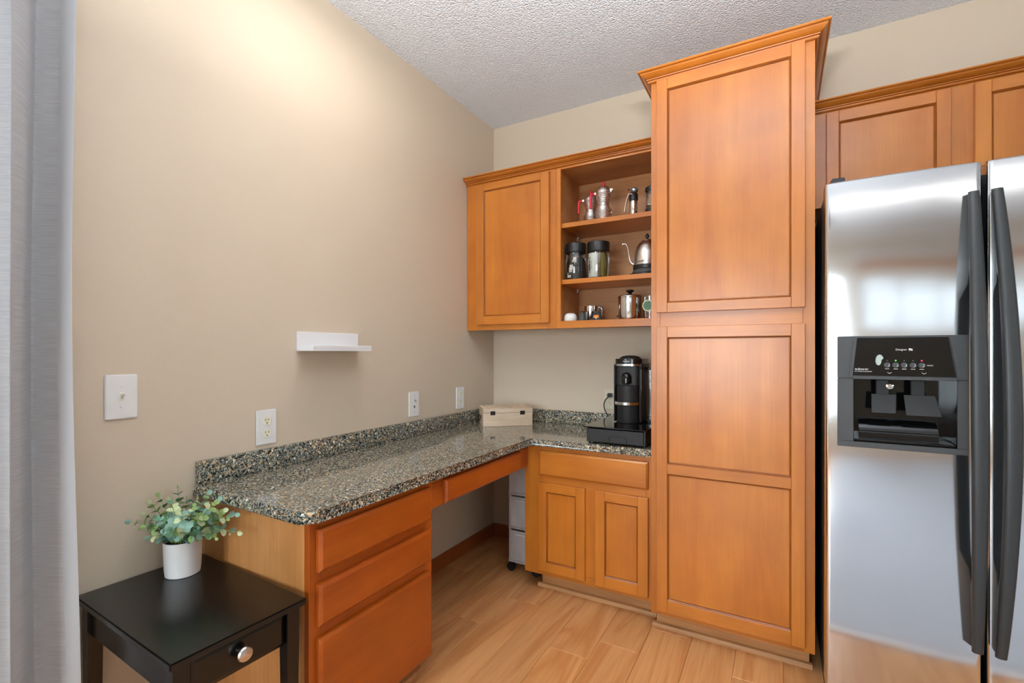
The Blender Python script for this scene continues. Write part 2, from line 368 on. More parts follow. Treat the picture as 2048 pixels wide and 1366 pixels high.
# left wall with the patio door opening, right and front walls with windows, two added for fill light
PY0, PY1, PZ = -4.5, -2.62, 2.12
structure(boxes('wall_left', [(-T, 0, PY1, 0, -.012, CEIL), (-T, 0, FY, PY0, -.012, CEIL), (-T, 0, PY0, PY1, PZ, CEIL)], WALL))
WX0, WX1, WZ0, WZ1 = 2.25, 4.4, 1.5, 2.08
VX0, VX1, VZ0, VZ1 = .1, 1.8, .5, 2.15
structure(boxes('wall_front', [(-T, VX0, FY-T, FY, -.012, CEIL), (VX1, WX0, FY-T, FY, -.012, CEIL), (WX1, RX+T, FY-T, FY, -.012, CEIL), (WX0, WX1, FY-T, FY, -.012, WZ0), (WX0, WX1, FY-T, FY, WZ1, CEIL), (VX0, VX1, FY-T, FY, -.012, VZ0), (VX0, VX1, FY-T, FY, VZ1, CEIL)], WALL))
RY0, RY1 = -4.8, -2.4
structure(boxes('wall_right', [(RX, RX+T, RY1, 0, -.012, CEIL), (RX, RX+T, FY, RY0, -.012, CEIL), (RX, RX+T, RY0, RY1, -.012, .9), (RX, RX+T, RY0, RY1, 2.1, CEIL)], WALL))
def window(name, b, axis, nm):
    x0, x1, y0, y1, z0, z1 = b
    t = .05
    if axis == 'y': fr = [(x0, x1, y0, y1, z0, z0+t), (x0, x1, y0, y1, z1-t, z1), (x0, x0+t, y0, y1, z0+t, z1-t), (x1-t, x1, y0, y1, z0+t, z1-t)]+[(x0+(x1-x0)*k/nm-t/2, x0+(x1-x0)*k/nm+t/2, y0, y1, z0+t, z1-t) for k in range(1, nm)]
    else: fr = [(x0, x1, y0, y1, z0, z0+t), (x0, x1, y0, y1, z1-t, z1), (x0, x1, y0, y0+t, z0+t, z1-t), (x0, x1, y1-t, y1, z0+t, z1-t)]+[(x0, x1, y0+(y1-y0)*k/nm-t/2, y0+(y1-y0)*k/nm+t/2, z0+t, z1-t) for k in range(1, nm)]
    o = structure(boxes(name, fr, WPAINT))
    for k in range(nm):
        if axis == 'y': box('window_pane', (x0+(x1-x0)*k/nm+t*.6, x0+(x1-x0)*(k+1)/nm-t*.6, (y0+y1)/2-.003, (y0+y1)/2+.003, z0+t, z1-t), PANE, o, 0)
        else: box('window_pane', ((x0+x1)/2-.003, (x0+x1)/2+.003, y0+(y1-y0)*k/nm+t*.6, y0+(y1-y0)*(k+1)/nm-t*.6, z0+t, z1-t), PANE, o, 0)
window('window_1', (-.10, -.03, PY0, PY1, .0, PZ), 'x', 2)
window('window_2', (WX0, WX1, FY-.09, FY-.03, WZ0, WZ1), 'y', 3)
window('fill_window_front', (VX0, VX1, FY-.09, FY-.03, VZ0, VZ1), 'y', 2)  # unseen window added as the opening for the front fill light
window('fill_window_right', (RX+.03, RX+.09, RY0, RY1, .9, 2.1), 'x', 2)  # unseen window added as the opening for the right fill light
structure(box('trim_1', (WX0-.12, WX1+.12, FY, FY+.06, 2.26, 2.36), WX, None, .004))
structure(box('trim_2', (WX0-.2, WX1+.2, FY, FY+.09, 2.43, 2.50), WPAINT, None, .004))
# floor planks (long side along y)
PW, PLN = .172, 1.21
mesh_cache = {}
x = .85-PW*5; ci = 0
starts = {4: -.67, 6: -.938}
while x < RX:
    x0, x1 = max(x, 0), min(x+PW, RX)
    y = FY - random.uniform(0, PLN) if ci not in (3, 5) else None
    if ci == 3: y = -.67-PLN*5
    if ci == 5: y = -.938-PLN*5
    while y < 0:
        a, b = max(y, FY), min(y+PLN, 0)
        if b-a > .02 and x1-x0 > .01:
            key = (round(x1-x0, 4), round(b-a, 4))
            if key not in mesh_cache:
                bm = bmesh.new(); bm_box(bm, 0.0004, key[0]-.0004, .0004, key[1]-.0004, -.012, 0)
                top = [e for e in bm.edges if all(abs(v.co.z) < 1e-6 for v in e.verts)]
                bmesh.ops.bevel(bm, geom=top, offset=.0018, segments=1, affect='EDGES')
                me = bpy.data.meshes.new('plank'); bm.to_mesh(me); bm.free(); me.materials.append(PLANK); mesh_cache[key] = me
            o = bpy.data.objects.new('plank', mesh_cache[key]); col.objects.link(o); o.location = (x0, a, 0); o.parent = fl
        y += PLN
    x += PW; ci += 1
BB = [(0, 0), (.013, 0), (.013, .060), (.010, .068), (.008, .074), (.004, .079), (0, .079)]
structure(sweep('baseboard_left', [(0, -1.332), (0, 0)], BB, 0, WBASE))
structure(sweep('baseboard_back', [(.0135, 0), (.592, 0)], BB, 0, WBASEX))

# ------------------------------------------------------------------ cabinets
def ring(name, x0, x1, z0, z1, ya, yb, wdt, mat, parent):
    bm = bmesh.new()
    o = [bm.verts.new(p) for p in ((x0, ya, z0), (x1, ya, z0), (x1, ya, z1), (x0, ya, z1))]
    i = [bm.verts.new(p) for p in ((x0+wdt, yb, z0+wdt), (x1-wdt, yb, z0+wdt), (x1-wdt, yb, z1-wdt), (x0+wdt, yb, z1-wdt))]
    q = [bm.verts.new((v.co.x, yb+.004, v.co.z)) for v in o]
    r = [bm.verts.new((v.co.x, yb+.004, v.co.z)) for v in i]
    for k in range(4):
        j = (k+1) % 4
        bm.faces.new((o[k], o[j], i[j], i[k])); bm.faces.new((q[k], q[j], o[j], o[k])); bm.faces.new((i[k], i[j], r[j], r[k])); bm.faces.new((r[k], r[j], q[j], q[k]))
    return mk(name, bm, mat, parent)
def shaker(parent, x0, x1, z0, z1, yb, openings, sw=.046, th=.020, label=None):
    """framed door facing -y; openings = list of (z0, z1) of its panels, bottom to top"""
    yf = yb-th; xi0, xi1 = x0+sw, x1-sw
    d = box('door', (x0+.001, x1-.001, yb-.008, yb-.0005, z0+.001, z1-.001), WZ, parent, 0)
    if label: d['label'] = label
    box('stile', (x0, xi0, yf, yb-.0005, z0, z1), WZ, d, .0013, 1); box('stile', (xi1, x1, yf, yb-.0005, z0, z1), WZ, d, .0013, 1)
    zz = [z0]+[q for o in openings for q in o]+[z1]
    for k in range(0, len(zz), 2): box('rail', (xi0+.0003, xi1-.0003, yf+.0003, yb-.0005, zz[k], zz[k+1]), WX, d, .0013, 1)
    for a, b in openings:
        ring('panel_bead', xi0+.0008, xi1-.0008, a+.0008, b-.0008, yf+.0025, yf+.008, .0045, BEAD, d)
        box('panel', (xi0+.0068, xi1-.0068, yf+.0090, yb-.007, a+.0068, b-.0068), WZ, d, .001)
    return d
def slab_front(parent, axis, a0, a1, z0, z1, base, out, mat, name='drawer', ch=.009, cd=.007):
    """slab drawer front with chamfered edges; axis 'y' faces -y, axis 'x' faces +x"""
    bm = bmesh.new()
    def pt(u, d, z): return (u, base-d, z) if axis == 'y' else (base+d, u, z)
    L = []
    for d, i in ((.0005, 0), (out-cd, 0), (out, ch)):
        L.append([bm.verts.new(pt(u, d, z)) for u, z in ((a0+i, z0+i), (a1-i, z0+i), (a1-i, z1-i), (a0+i, z1-i))])
    for A, B in zip(L, L[1:]):
        for k in range(4): bm.faces.new((A[k], A[(k+1) % 4], B[(k+1) % 4], B[k]))
    bm.faces.new(L[0]); bm.faces.new(L[-1])
    bmesh.ops.bevel(bm, geom=list(bm.edges), offset=.0008, segments=1, affect='EDGES')
    return mk(name, bm, mat, parent)
SHOE = [(0, 0), (.018, 0), (.018, .010), (.014, .017), (.007, .020), (0, .020)]

# tall pantry
TX0, TX1, TY = 1.199, 1.815, -.615
t = thing('pantry_cabinet', 'tall honey maple pantry cabinet with two framed doors beside the refrigerator', 'cabinet', ((TX0+TX1)/2, -.3, 0))
box('carcass', (TX0+.001, TX1-.001, TY+.019, -.002, .088, 2.44), WZ, t, 0)
box('face_stile', (TX0, TX0+.040, TY, TY+.02, .085, 2.44), WZ, t, .001); box('face_stile', (TX1-.040, TX1, TY, TY+.02, .085, 2.44), WZ, t, .001)
for a, b in ((.085, .125), (1.33, 1.43), (2.40, 2.44)): box('face_rail', (TX0+.0402, TX1-.0402, TY+.0002, TY+.02, a, b), WX, t, .0005)
shaker(t, 1.226, 1.782, 1.412, 2.4285, TY, [(1.4535, 2.382)])
shaker(t, 1.226, 1.782, .108, 1.350, TY, [(.162, .711), (.754, 1.303)])
box('toe_kick', (TX0+.012, TX1-.016, TY+.06, TY+.075, .0, .087), WTOE, t, .001)
sweep('toe_moulding', [(TX0-.004, TY+.06), (TX1-.006, TY+.06)], SHOE, 0, WTOE, t)
crown('crown', [(TX0, -.002), (TX0, TY), (TX1, TY), (TX1, -.002)], 2.429, .046, t)
box('top_board', (TX0, TX1, TY, -.002, 2.4405, 2.455), WX, t, 0)

# base cabinet with drawer and two doors
BX0, BX1, BY, CB = .528, 1.1985, -.545, .760
t = thing('base_cabinet', 'low maple base cabinet with one drawer above two small doors', 'cabinet', ((.6+BX1)/2, -.27, 0))
box('carcass', (.596, BX1-.001, BY+.019, -.002, .092, CB-.001), WZ, t, 0)
box('face_stile', (BX0, .632, BY, BY+.02, .092, CB), WZ, t, .001)
box('face_stile', (.853, .933, BY+.0002, BY+.02, .132, .56), WZ, t, .001)
box('face_stile', (1.16, BX1, BY, BY+.02, .092, CB), WZ, t, .001)
for a, b in ((.092, .131), (.5602, .622), (.72, CB)): box('face_rail', (.6322, 1.1598, BY+.0002, BY+.02, a, b), WX, t, .0005)
slab_front(t, 'y', .618, 1.172, .607, .735, BY, .020, WX)
shaker(t, .6135, .8665, .119, .5715, BY, [(.1655, .5265)], sw=.0465)
shaker(t, .9205, 1.1725, .113, .570, BY, [(.1645, .5255)], sw=.0465)
box('toe_kick', (.598, BX1, BY+.068, BY+.08, 0, .091), WTOE, t, .001)
sweep('toe_moulding', [(.578, BY+.068), (BX1-.002, BY+.068)], SHOE, 0, WTOE, t)

# three-drawer desk cabinet
DXF, DY0, DY1 = .545, -1.876, -1.336
t = thing('drawer_cabinet', 'maple desk cabinet with three stacked drawer fronts beside the black side table', 'cabinet', (.27, (DY0+DY1)/2, 0))
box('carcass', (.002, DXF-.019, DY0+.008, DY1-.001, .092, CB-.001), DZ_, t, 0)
box('side_panel', (.002, DXF-.0205, DY0, DY0+.0075, .0, CB-.0005), WSIDE, t, .0005)
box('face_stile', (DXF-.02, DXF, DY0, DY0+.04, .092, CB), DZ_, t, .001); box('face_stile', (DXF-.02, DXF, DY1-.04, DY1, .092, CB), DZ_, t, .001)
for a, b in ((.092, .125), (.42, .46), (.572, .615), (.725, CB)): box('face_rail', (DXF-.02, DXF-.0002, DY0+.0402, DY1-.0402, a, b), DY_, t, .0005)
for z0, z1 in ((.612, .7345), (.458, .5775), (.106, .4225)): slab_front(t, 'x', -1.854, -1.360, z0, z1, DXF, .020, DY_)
box('toe_kick', (DXF-.085, DXF-.07, DY0+.008, DY1-.012, 0, .091), WTOE, t, .001)
sweep('toe_moulding', [(DXF-.07, DY0+.01), (DXF-.07, DY1+.012)], SHOE, 0, WTOE, t)

# knee-space pencil drawer
t = thing('pencil_drawer', 'shallow wooden pencil drawer under the granite above the knee space', 'drawer', (.5, -.94, .64))
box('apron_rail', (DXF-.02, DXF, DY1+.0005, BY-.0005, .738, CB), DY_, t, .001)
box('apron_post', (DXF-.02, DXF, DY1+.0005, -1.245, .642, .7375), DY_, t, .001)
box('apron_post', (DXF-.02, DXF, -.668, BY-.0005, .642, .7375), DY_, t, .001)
box('drawer_box', (.10, DXF-.012, -1.244, -.669, .655, .735), WIN, t, .001)
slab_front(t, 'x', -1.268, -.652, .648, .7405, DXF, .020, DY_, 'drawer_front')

# granite worktop with upstands
t = thing('granite_worktop', 'speckled grey and tan granite L-shaped countertop with upstand along both walls', 'countertop', (.3, -.9, CB))
CT = .795; CF = .573; CE = -1.905
def worktop():
    poly = [(.001, -.001), (.001, CE), (CF-.035, CE)]
    for k in range(1, 7): a = -PI/2+PI/2*k/6; poly.append((CF-.035+.035*math.cos(a), CE+.035+.035*math.sin(a)))
    poly += [(CF, -.59), (CF+.004, -.580), (CF+.012, -.5755), (1.1975, -.5755), (1.1975, -.001)]
    bm = bmesh.new(); bm_prism(bm, poly, 'z', CB+.0005, CT)
    bm.edges.ensure_lookup_table()
    hz = [e for e in bm.edges if abs(e.verts[0].co.z-e.verts[1].co.z) < 1e-6 and not all(v.co.x < .002 or v.co.y > -.002 or v.co.x > 1.19 for v in e.verts)]
    bmesh.ops.bevel(bm, geom=hz, offset=.009, segments=4, profile=.5, affect='EDGES')
    return mk('slab', bm, GRAN, t, 35)
worktop()
box('upstand', (.001, .022, -1.898, -.001, CT+.0003, .876), GRAN, t, .003, 2)
box('upstand', (.0225, 1.1975, -.022, -.001, CT+.0003, .874), GRAN, t, .003, 2)

# wall cabinets left of the pantry
UY, UZ0, UZ1 = -.32, 1.372, 2.290
t = thing('wall_cabinet', 'closed maple wall cabinet with a single framed door against the left wall', 'cabinet', (.3, -.16, UZ0))
box('carcass', (.006, .606, UY+.019, -.002, UZ0+.012, UZ1), WZ, t, 0)
box('face_stile', (.004, .10, UY, UY+.02, UZ0, UZ1), WZ, t, .001); box('face_stile', (.55, .6075, UY, UY+.02, UZ0, UZ1), WZ, t, .001)
for a, b in ((UZ0, 1.43), (2.235, UZ1)): box('face_rail', (.1002, .5498, UY+.0002, UY+.02, a, b), WX, t, .0005)
shaker(t, .082, .570, 1.4045, 2.2565, UY, [(1.4555, 2.2145)], sw=.052)
t = thing('open_shelf_cabinet', 'open maple wall cabinet with coffee gear on its shelves', 'cabinet', (.9, -.16, UZ0))
OSC = t
box('back_panel', (.612, 1.195, -.010, -.002, UZ0+.012, UZ1), WIN, t, 0)
box('side_panel', (.6095, .621, UY+.0205, -.0105, UZ0+.012, UZ1), WIN, t, 0); box('side_panel', (1.184, 1.196, UY+.0205, -.0105, UZ0+.012, UZ1), WIN, t, 0)
box('top_panel', (.6215, 1.1835, UY+.0205, -.0105, 2.26, 2.275), WIN, t, 0)
box('bottom_panel', (.6215, 1.1835, UY+.0205, -.0105, UZ0+.014, 1.401), WIN, t, 0)
box('face_stile', (.608, .6335, UY, UY+.02, UZ0, UZ1), WZ, t, .001); box('face_stile', (1.160, 1.197, UY, UY+.02, UZ0, UZ1), WZ, t, .001)
for a, b in ((UZ0, 1.4125), (2.2565, UZ1)): box('face_rail', (.6337, 1.1598, UY+.0002, UY+.02, a, b), WX, t, .0008)
SH1, SH2, SH3 = 1.961, 1.645, 1.401
for z in (SH1, SH2): box('shelf', (.6225, 1.1825, -.298, -.0115, z-.026, z), WX, t, .0015)
for z in (SH1, SH2):
    for x in (.6215, 1.173):
        for y in (-.035,): boxes('shelf_pin', [(x, x+.010, y-.008, y+.008, z-.031, z-.0265), (x, x+.003, y-.006, y+.006, z-.046, z-.031)], WHITE, t)
lathe('plug_hole', [(.0045, 0), (.0045, -.002), (0, -.002)], (.93, -.0101, 2.185), GREYD, t, 12, 'y')
ct = thing('crown_moulding', 'short run of maple crown moulding above the closed and open wall cabinets', 'moulding', (.6, UY, 2.27))
crown('crown_strip', [(.004, UY-.0003), (TX0-.001, UY-.0003)], 2.268, .038, ct)

# wall cabinet over the refrigerator
t = thing('fridge_wall_cabinet', 'maple wall cabinet with framed doors above the refrigerator', 'cabinet', (2.3, -.16, 1.86))
box('carcass', (TX1+.004, 2.80, UY+.019, -.002, 1.872, UZ1), WZ, t, 0)
for a, b in ((TX1+.002, 1.895), (2.245, 2.365), (2.715, 2.80)): box('face_stile', (a, b, UY, UY+.02, 1.86, UZ1), WZ, t, .001)
for a, b in ((1.8952, 2.2448), (2.3652, 2.7148)):
    for c, d in ((1.86, 1.90), (2.235, UZ1)): box('face_rail', (a, b, UY+.0002, UY+.02, c, d), WX, t, .0005)
shaker(t, 1.871, 2.272, 1.885, 2.2575, UY, [(1.933, 2.2105)], sw=.0435)
shaker(t, 2.3395, 2.740, 1.885, 2.2575, UY, [(1.933, 2.2105)], sw=.0465)
crown('crown', [(TX1+.001, UY-.0003), (2.80, UY-.0003)], 2.268, .038, t)

# ------------------------------------------------------------------ refrigerator
FX0, FXM, FX1, FYF, FZ1 = 1.8345, 2.2355, 2.70, -.815, 1.8165
t = thing('refrigerator', 'side-by-side stainless steel refrigerator with dark handles and door dispenser', 'refrigerator', (2.27, -.45, 0))
box('body', (1.838, 2.697, -.700, -.06, .03, 1.806), BLACKM, t, .004, 2)
boxes('base_grille', [(1.845, 2.69, -.735, -.70, .012, .075)]+[(1.85, 2.685, -.739, -.735, .02+.014*k, .026+.014*k) for k in range(4)], BLACKP, t)
for x in (1.88, 2.64):
    for y in (-.66, -.12): lathe('foot', [(.02, 0), (.02, .031)], (x, y, 0), RUBBER, t, 12)
HX0, HX1, HZ0, HZ1 = 1.8675, 2.1985, .924, 1.2925
def fdoor(x0, x1, hole=None):
    bm = bmesh.new(); z0, z1 = .085, FZ1; n = 14
    w = x1-x0; xm = (x0+x1)/2
    def yf(x): return FYF-.004+.006*((x-xm)/(w/2))**2 + (.006*max(0, (abs(x-xm)-(w/2-.006))/.006)**2)
    xs = [x0, x0+.0015, x0+.0035, x0+.006, x0+.014]+[x0+.014+(w-.028)*k/n for k in range(1, n)]+[x1-.014, x1-.006, x1-.0035, x1-.0015, x1]
    if hole: xs = sorted(set([q for q in xs if not (abs(q-hole[0]) < .008 or abs(q-hole[1]) < .008)]+[hole[0], hole[1]]))
    zs = [z0, z0+.004]+([hole[2], hole[3]] if hole else [])+[z1-.004, z1]
    V = {}
    for i, x in enumerate(xs):
        for j, z in enumerate(zs):
            dd = .004 if j in (0, len(zs)-1) else 0
            V[i, j] = bm.verts.new((x, yf(x)+dd, z))
    for i in range(len(xs)-1):
        for j in range(len(zs)-1):
            if hole and hole[0]-1e-6 <= xs[i] and xs[i+1] <= hole[1]+1e-6 and abs(zs[j]-hole[2]) < 1e-6: continue
            bm.faces.new((V[i, j], V[i+1, j], V[i+1, j+1], V[i, j+1]))
    yb = -.722
    B = {(i, j): bm.verts.new((xs[i], yb, zs[j])) for i in (0, len(xs)-1) for j in (0, len(zs)-1)}
    I, J = len(xs)-1, len(zs)-1
    bm.faces.new([B[0, 0], B[I, 0], B[I, J], B[0, J]])
    bm.faces.new([V[0, j] for j in range(J+1)]+[B[0, J], B[0, 0]]); bm.faces.new([V[I, j] for j in range(J+1)]+[B[I, J], B[I, 0]])
    bm.faces.new([V[i, 0] for i in range(I+1)]+[B[I, 0], B[0, 0]]); bm.faces.new([V[i, J] for i in range(I+1)]+[B[I, J], B[0, J]])
    o = mk('door', bm, STEEL, t, 30)
    box('gasket', (x0+.006, x1-.006, -.7215, -.7005, z0+.006, z1-.02), RUBBER, o, .002)
    return o
hole = (HX0+.004, HX1-.004, HZ0+.004, HZ1-.004)
D1 = fdoor(FX0, FXM-.0065, hole); D2 = fdoor(FXM+.0065, FX1)
for x in (1.853, 2.645): prism('hinge_cover', [(x, -.795), (x+.038, -.795), (x+.044, -.74), (x+.044, -.62), (x-.004, -.62), (x-.004, -.74)], 'z', 1.8175, 1.836, BLACKP, t, .003)
def handle(x_end, x_mid):
    z0, z1 = .345, 1.722; n = 30; bm = bmesh.new(); rings = []
    for k in range(n+1):
        q = k/n; z = z0+(z1-z0)*q; bow = math.sin(PI*q)**.9
        yo = FYF-.030-.052*bow-.012*(1-q)**3; wv = .0135+.007*bow; xc = x_end+(x_mid-x_end)*bow+.005*(1-q)**2
        yi = FYF+.004 if (q < .14 or q > .80) else (FYF-.010 if (q < .17 or q > .77) else yo+.024)
        mi = .004 if .17 <= q <= .77 else wv*.75
        prof = [(-wv+mi, yi), (-wv, yo+.010), (-wv+.004, yo+.002), (-wv+.010, yo), (wv-.010, yo), (wv-.004, yo+.002), (wv, yo+.010), (wv-mi, yi)]
        rings.append([bm.verts.new((xc+a, b, z)) for a, b in prof])
    for a, b in zip(rings, rings[1:]):
        for k in range(8): bm.faces.new((a[k], a[(k+1) % 8], b[(k+1) % 8], b[k]))
    bm.faces.new(rings[0]); bm.faces.new(rings[-1])
    return mk('handle', bm, HANDLE, t, 50)
handle(2.2055, 2.204); handle(2.2565, 2.274)
# dispenser
yd = FYF-.006
dp = boxes('dispenser', [(HX0, HX1, yd, yd+.012, HZ0, .9425), (HX0, HX1, yd, yd+.012, 1.152, HZ1), (HX0, 1.912, yd, yd+.012, .9425, 1.152), (2.172, HX1, yd, yd+.012, .9425, 1.152)], GREYP, t, .0015)
dp['label'] = 'charcoal ice and water dispenser set in the left door'
bm = bmesh.new(); bm_box(bm, 1.9125, 2.1715, yd+.002, -.7235, .943, 1.1515)
fr = [f for f in bm.faces if all(v.co.y < yd+.003 for v in f.verts)]; bmesh.ops.delete(bm, geom=fr, context='FACES')
mk('recess', bm, BLACKG, dp)
prism('control_panel', [(1.9095, 1.1625), (2.1685, 1.1625), (2.150, 1.2865), (1.922, 1.2865)], 'y', yd-.0035, yd-.0002, BLACKG, dp)
prism('panel_trim', [(2.170, 1.158), (2.180, 1.158), (2.176, 1.19), (2.168, 1.24), (2.158, 1.2915), (2.151, 1.2915), (2.160, 1.24), (2.168, 1.19)], 'y', yd-.005, yd-.0002, GREYP, dp)
prism('panel_trim', [(1.9085, 1.158), (1.8985, 1.158), (1.904, 1.2), (1.913, 1.2915), (1.9205, 1.2915)], 'y', yd-.005, yd-.0002, GREYP, dp)
box('panel_trim', (1.9087, 2.1698, yd-.005, yd-.0002, 1.1505, 1.1605), GREYP, dp, .001)
yp = yd-.0036
prism('status_indicator', [(1.9775+.0095*math.cos(a)*(1.1 if math.sin(a) > 0 else .85)+(.003 if math.sin(a) > 0 else 0), 1.214+.0175*math.sin(a)) for a in [2*PI*k/20 for k in range(20)]], 'y', yp-.001, yp, BEAN, dp)
for k, x in enumerate((2.0, 2.0218, 2.0432, 2.065, 2.0865)):
    b = lathe('button', [(.0088, 0), (.0088, -.002), (.0075, -.003), (0, -.003)], (x, yp, 1.1975), GREYP, dp, 18, 'y')
    tube('button_mark', [(x+.0055*math.cos(a), yp-.0032, 1.1975+.0055*math.sin(a)) for a in [-1.2+.3*q for q in range(8)]], .0006, WINK, b, 5)
    box('button_caption', (x-.0055, x+.0055, yp-.0006, yp, 1.1848, 1.1862), WINK, dp, 0)
    lathe('indicator_light', [(.0022, 0), (.0022, -.0012), (0, -.0012)], (x, yp, 1.2125), (GREYP, LEDG, GREYP, GREYP, LEDR)[k], dp, 10, 'y')
UXV, UZV = (1, 0, 0), (0, 0, 1)
text_mesh('brand_text', 'Designer', .0080, WINK, dp, (2.036, yp-.0004, 1.2475), UXV, UZV)
text_mesh('brand_text', 'Fit', .0092, WINK, dp, (2.0592, yp-.0004, 1.2475), UXV, UZV, bold=.0005)
text_mesh('system_text', 'In-Door-Ice', .0075, WINK, dp, (1.9335, yp-.0004, 1.1835), UXV, UZV, bold=.0002)
text_mesh('system_text', 'Ice Dispensing System', .0052, WINK, dp, (1.9375, yp-.0004, 1.1765), UXV, UZV)
text_mesh('lock_text', 'HOLD', .0055, WINK, dp, (2.1065, yp-.0004, 1.1975), UXV, UZV)
for x in (2.006, 2.092): tube('arrow_mark', [(x-.0055, yp-.0005, 1.1745), (x, yp-.0005, 1.1705), (x+.0055, yp-.0005, 1.1745)], .0007, WINK, dp, 5)
for x0, x1, zb, sk in ((1.965, 2.030, 1.040, -.004), (2.050, 2.128, 1.036, .012)):
    bm = bmesh.new(); P = []
    for k in range(5):
        s = k/4; z = 1.100-(1.100-zb)*s; y = -.782+.005*math.sin(s*2)-.022*s
        P.append([bm.verts.new((x, y+d, z)) for x in (x0+sk*s*.3, (x0+x1)/2, x1+sk*s) for d in (0, .005)])
    for a, b in zip(P, P[1:]):
        for u, v in ((0, 2), (2, 4)):
            bm.faces.new((a[u], a[v], b[v], b[u])); bm.faces.new((a[u+1], a[v+1], b[v+1], b[u+1]))
        bm.faces.new((a[0], a[1], b[1], b[0])); bm.faces.new((a[4], a[5], b[5], b[4]))
    for q in (P[0], P[-1]): bm.faces.new((q[0], q[2], q[3], q[1])); bm.faces.new((q[2], q[4], q[5], q[3]))
    mk('paddle', bm, BLACKM, dp, 30)
    box('paddle_arm', ((x0+x1)/2-.02, (x0+x1)/2+.016, -.776, -.768, 1.095, 1.148), BLACKM, dp, .002)
lathe('water_nozzle', [(.009, 0), (.0105, -.006), (.006, -.008), (.005, -.004)], (2.014, -.777, 1.128), CHROME, dp, 18, 'y')
bm = bmesh.new(); pr = [(-.724, .945), (-.724, 1.012)]+[(-.745-.045*math.sin(a), .967+.046*math.cos(a)) for a in [PI/2*k/8 for k in range(9)]]+[(-.790, .945)]
bm_prism(bm, pr, 'x', 1.930, 2.135); mk('drip_shield', bm, BLACKG, dp, 30)
box('drip_tray', (1.914, 2.170, -.815, -.727, .9435, .952), BLACKG, dp, .002)

# ------------------------------------------------------------------ black side table
t = thing('side_table', 'black lacquered side table with one drawer and round nickel knob', 'table', (.287, -2.056, 0), math.radians(-2.2), local=True)
HD, HW, TZ = .277, .1655, .567
prism('table_top', [(-HD, -HW), (HD, -HW), (HD, HW), (-HD, HW)], 'z', TZ-.018, TZ, TABLE, t, .003, 40)
for sx in (-1, 1):
    for sy in (-1, 1):
        bm = bmesh.new(); cx, cy = sx*(HD-.034), sy*(HW-.030)
        R = [[bm.verts.new((cx+a*h, cy+b*h, z)) for a, b in ((-1, -1), (1, -1), (1, 1), (-1, 1))] for z, h in ((0, .0125), (.45, .0175), (TZ-.0185, .0175))]
        for a, b in zip(R, R[1:]):
            for k in range(4): bm.faces.new((a[k], a[(k+1) % 4], b[(k+1) % 4], b[k]))
        bm.faces.new(R[0]); bm.faces.new(R[-1]); mk('leg', bm, TABLE, t)
for sy in (-1, 1): box('apron', (-HD+.053, HD-.053, sy*(HW-.030)-.008, sy*(HW-.030)+.008, TZ-.105, TZ-.0185), TABLE, t, .001)
box('apron', (-HD+.026, -HD+.042, -HW+.049, HW-.049, TZ-.105, TZ-.0185), TABLE, t, .001)
d = slab_front(t, 'x', -HW+.0495, HW-.0495, TZ-.112, TZ-.024, HD-.040, .018, TABLE, 'drawer', .012, .006)
box('drawer_box', (-.15, HD-.0405, -HW+.056, HW-.056, TZ-.105, TZ-.03), TABLE, t, .001)
lathe('knob', [(.007, 0), (.0065, .010), (.012, .013), (.0170, .016), (.0185, .020), (.0160, .0245), (.008, .0265), (0, .027)], (HD-.022, -.002, TZ-.064), SATIN, d, 24, 'x')

# ------------------------------------------------------------------ potted plant
PC = Vector((.113, -1.990, TZ))
t = thing('potted_plant', 'small artificial eucalyptus plant in a white pot on the black side table', 'plant', tuple(PC))
def wp(p): return p
bm = bmesh.new(); bm_lathe(bm, [(.043, 0), (.0455, .002), (.0475, .02), (.0505, .103), (.051, .105), (.0485, .105), (.0475, .095), (0, .094)], tuple(PC), 40); mk('pot', bm, CERAM, t, 30)
lathe('planting_foam', [(.0465, .0945), (.03, .099), (0, .102)], tuple(PC), SOIL, t, 20)
def leaf_mesh(name, mat, cup=.18):
    bm = bmesh.new(); n = 10
    c = bm.verts.new((.55, 0, .0)); r = []
    for k in range(n):
        a = 2*PI*k/n; r.append(bm.verts.new((.5-.5*math.cos(a), .46*math.sin(a), cup*(abs(math.sin(a))**1.5)+.05*math.cos(a))))
    for k in range(n): bm.faces.new((c, r[k], r[(k+1) % n]))
    me = bpy.data.meshes.new(name); bm.to_mesh(me); bm.free(); me.materials.append(mat)
    for p in me.polygons: p.use_smooth = True
    return me
LM = [leaf_mesh('leaf', m) for m in LEAVES]
tips = [(0.06, -2.102, 0.746), (0.09, -2.077, 0.729), (0.05, -2.063, 0.754), (0.04, -2.045, 0.781), (0.05, -2.026, 0.797), (0.12, -2.028, 0.8), (0.06, -1.98, 0.809), (0.05, -1.95, 0.769), (0.08, -1.936, 0.769), (0.16, -1.982, 0.771), (0.135, -1.93, 0.792), (0.232, -1.95, 0.796), (0.222, -1.93, 0.756), (0.265, -1.92, 0.748), (0.295, -1.93, 0.704), (0.25, -1.97, 0.694), (0.22, -2.068, 0.771), (0.24, -2.044, 0.752), (0.2, -1.993, 0.722), (0.2, -2.078, 0.739), (0.2, -2.05, 0.712), (0.2, -2.006, 0.697), (0.17, -2.019, 0.769), (0.216, -1.98, 0.75), (0.15, -2.074, 0.767), (0.15, -2.036, 0.785), (0.12, -1.944, 0.739), (0.13, -2.084, 0.71)]
rl = random.Random(11)
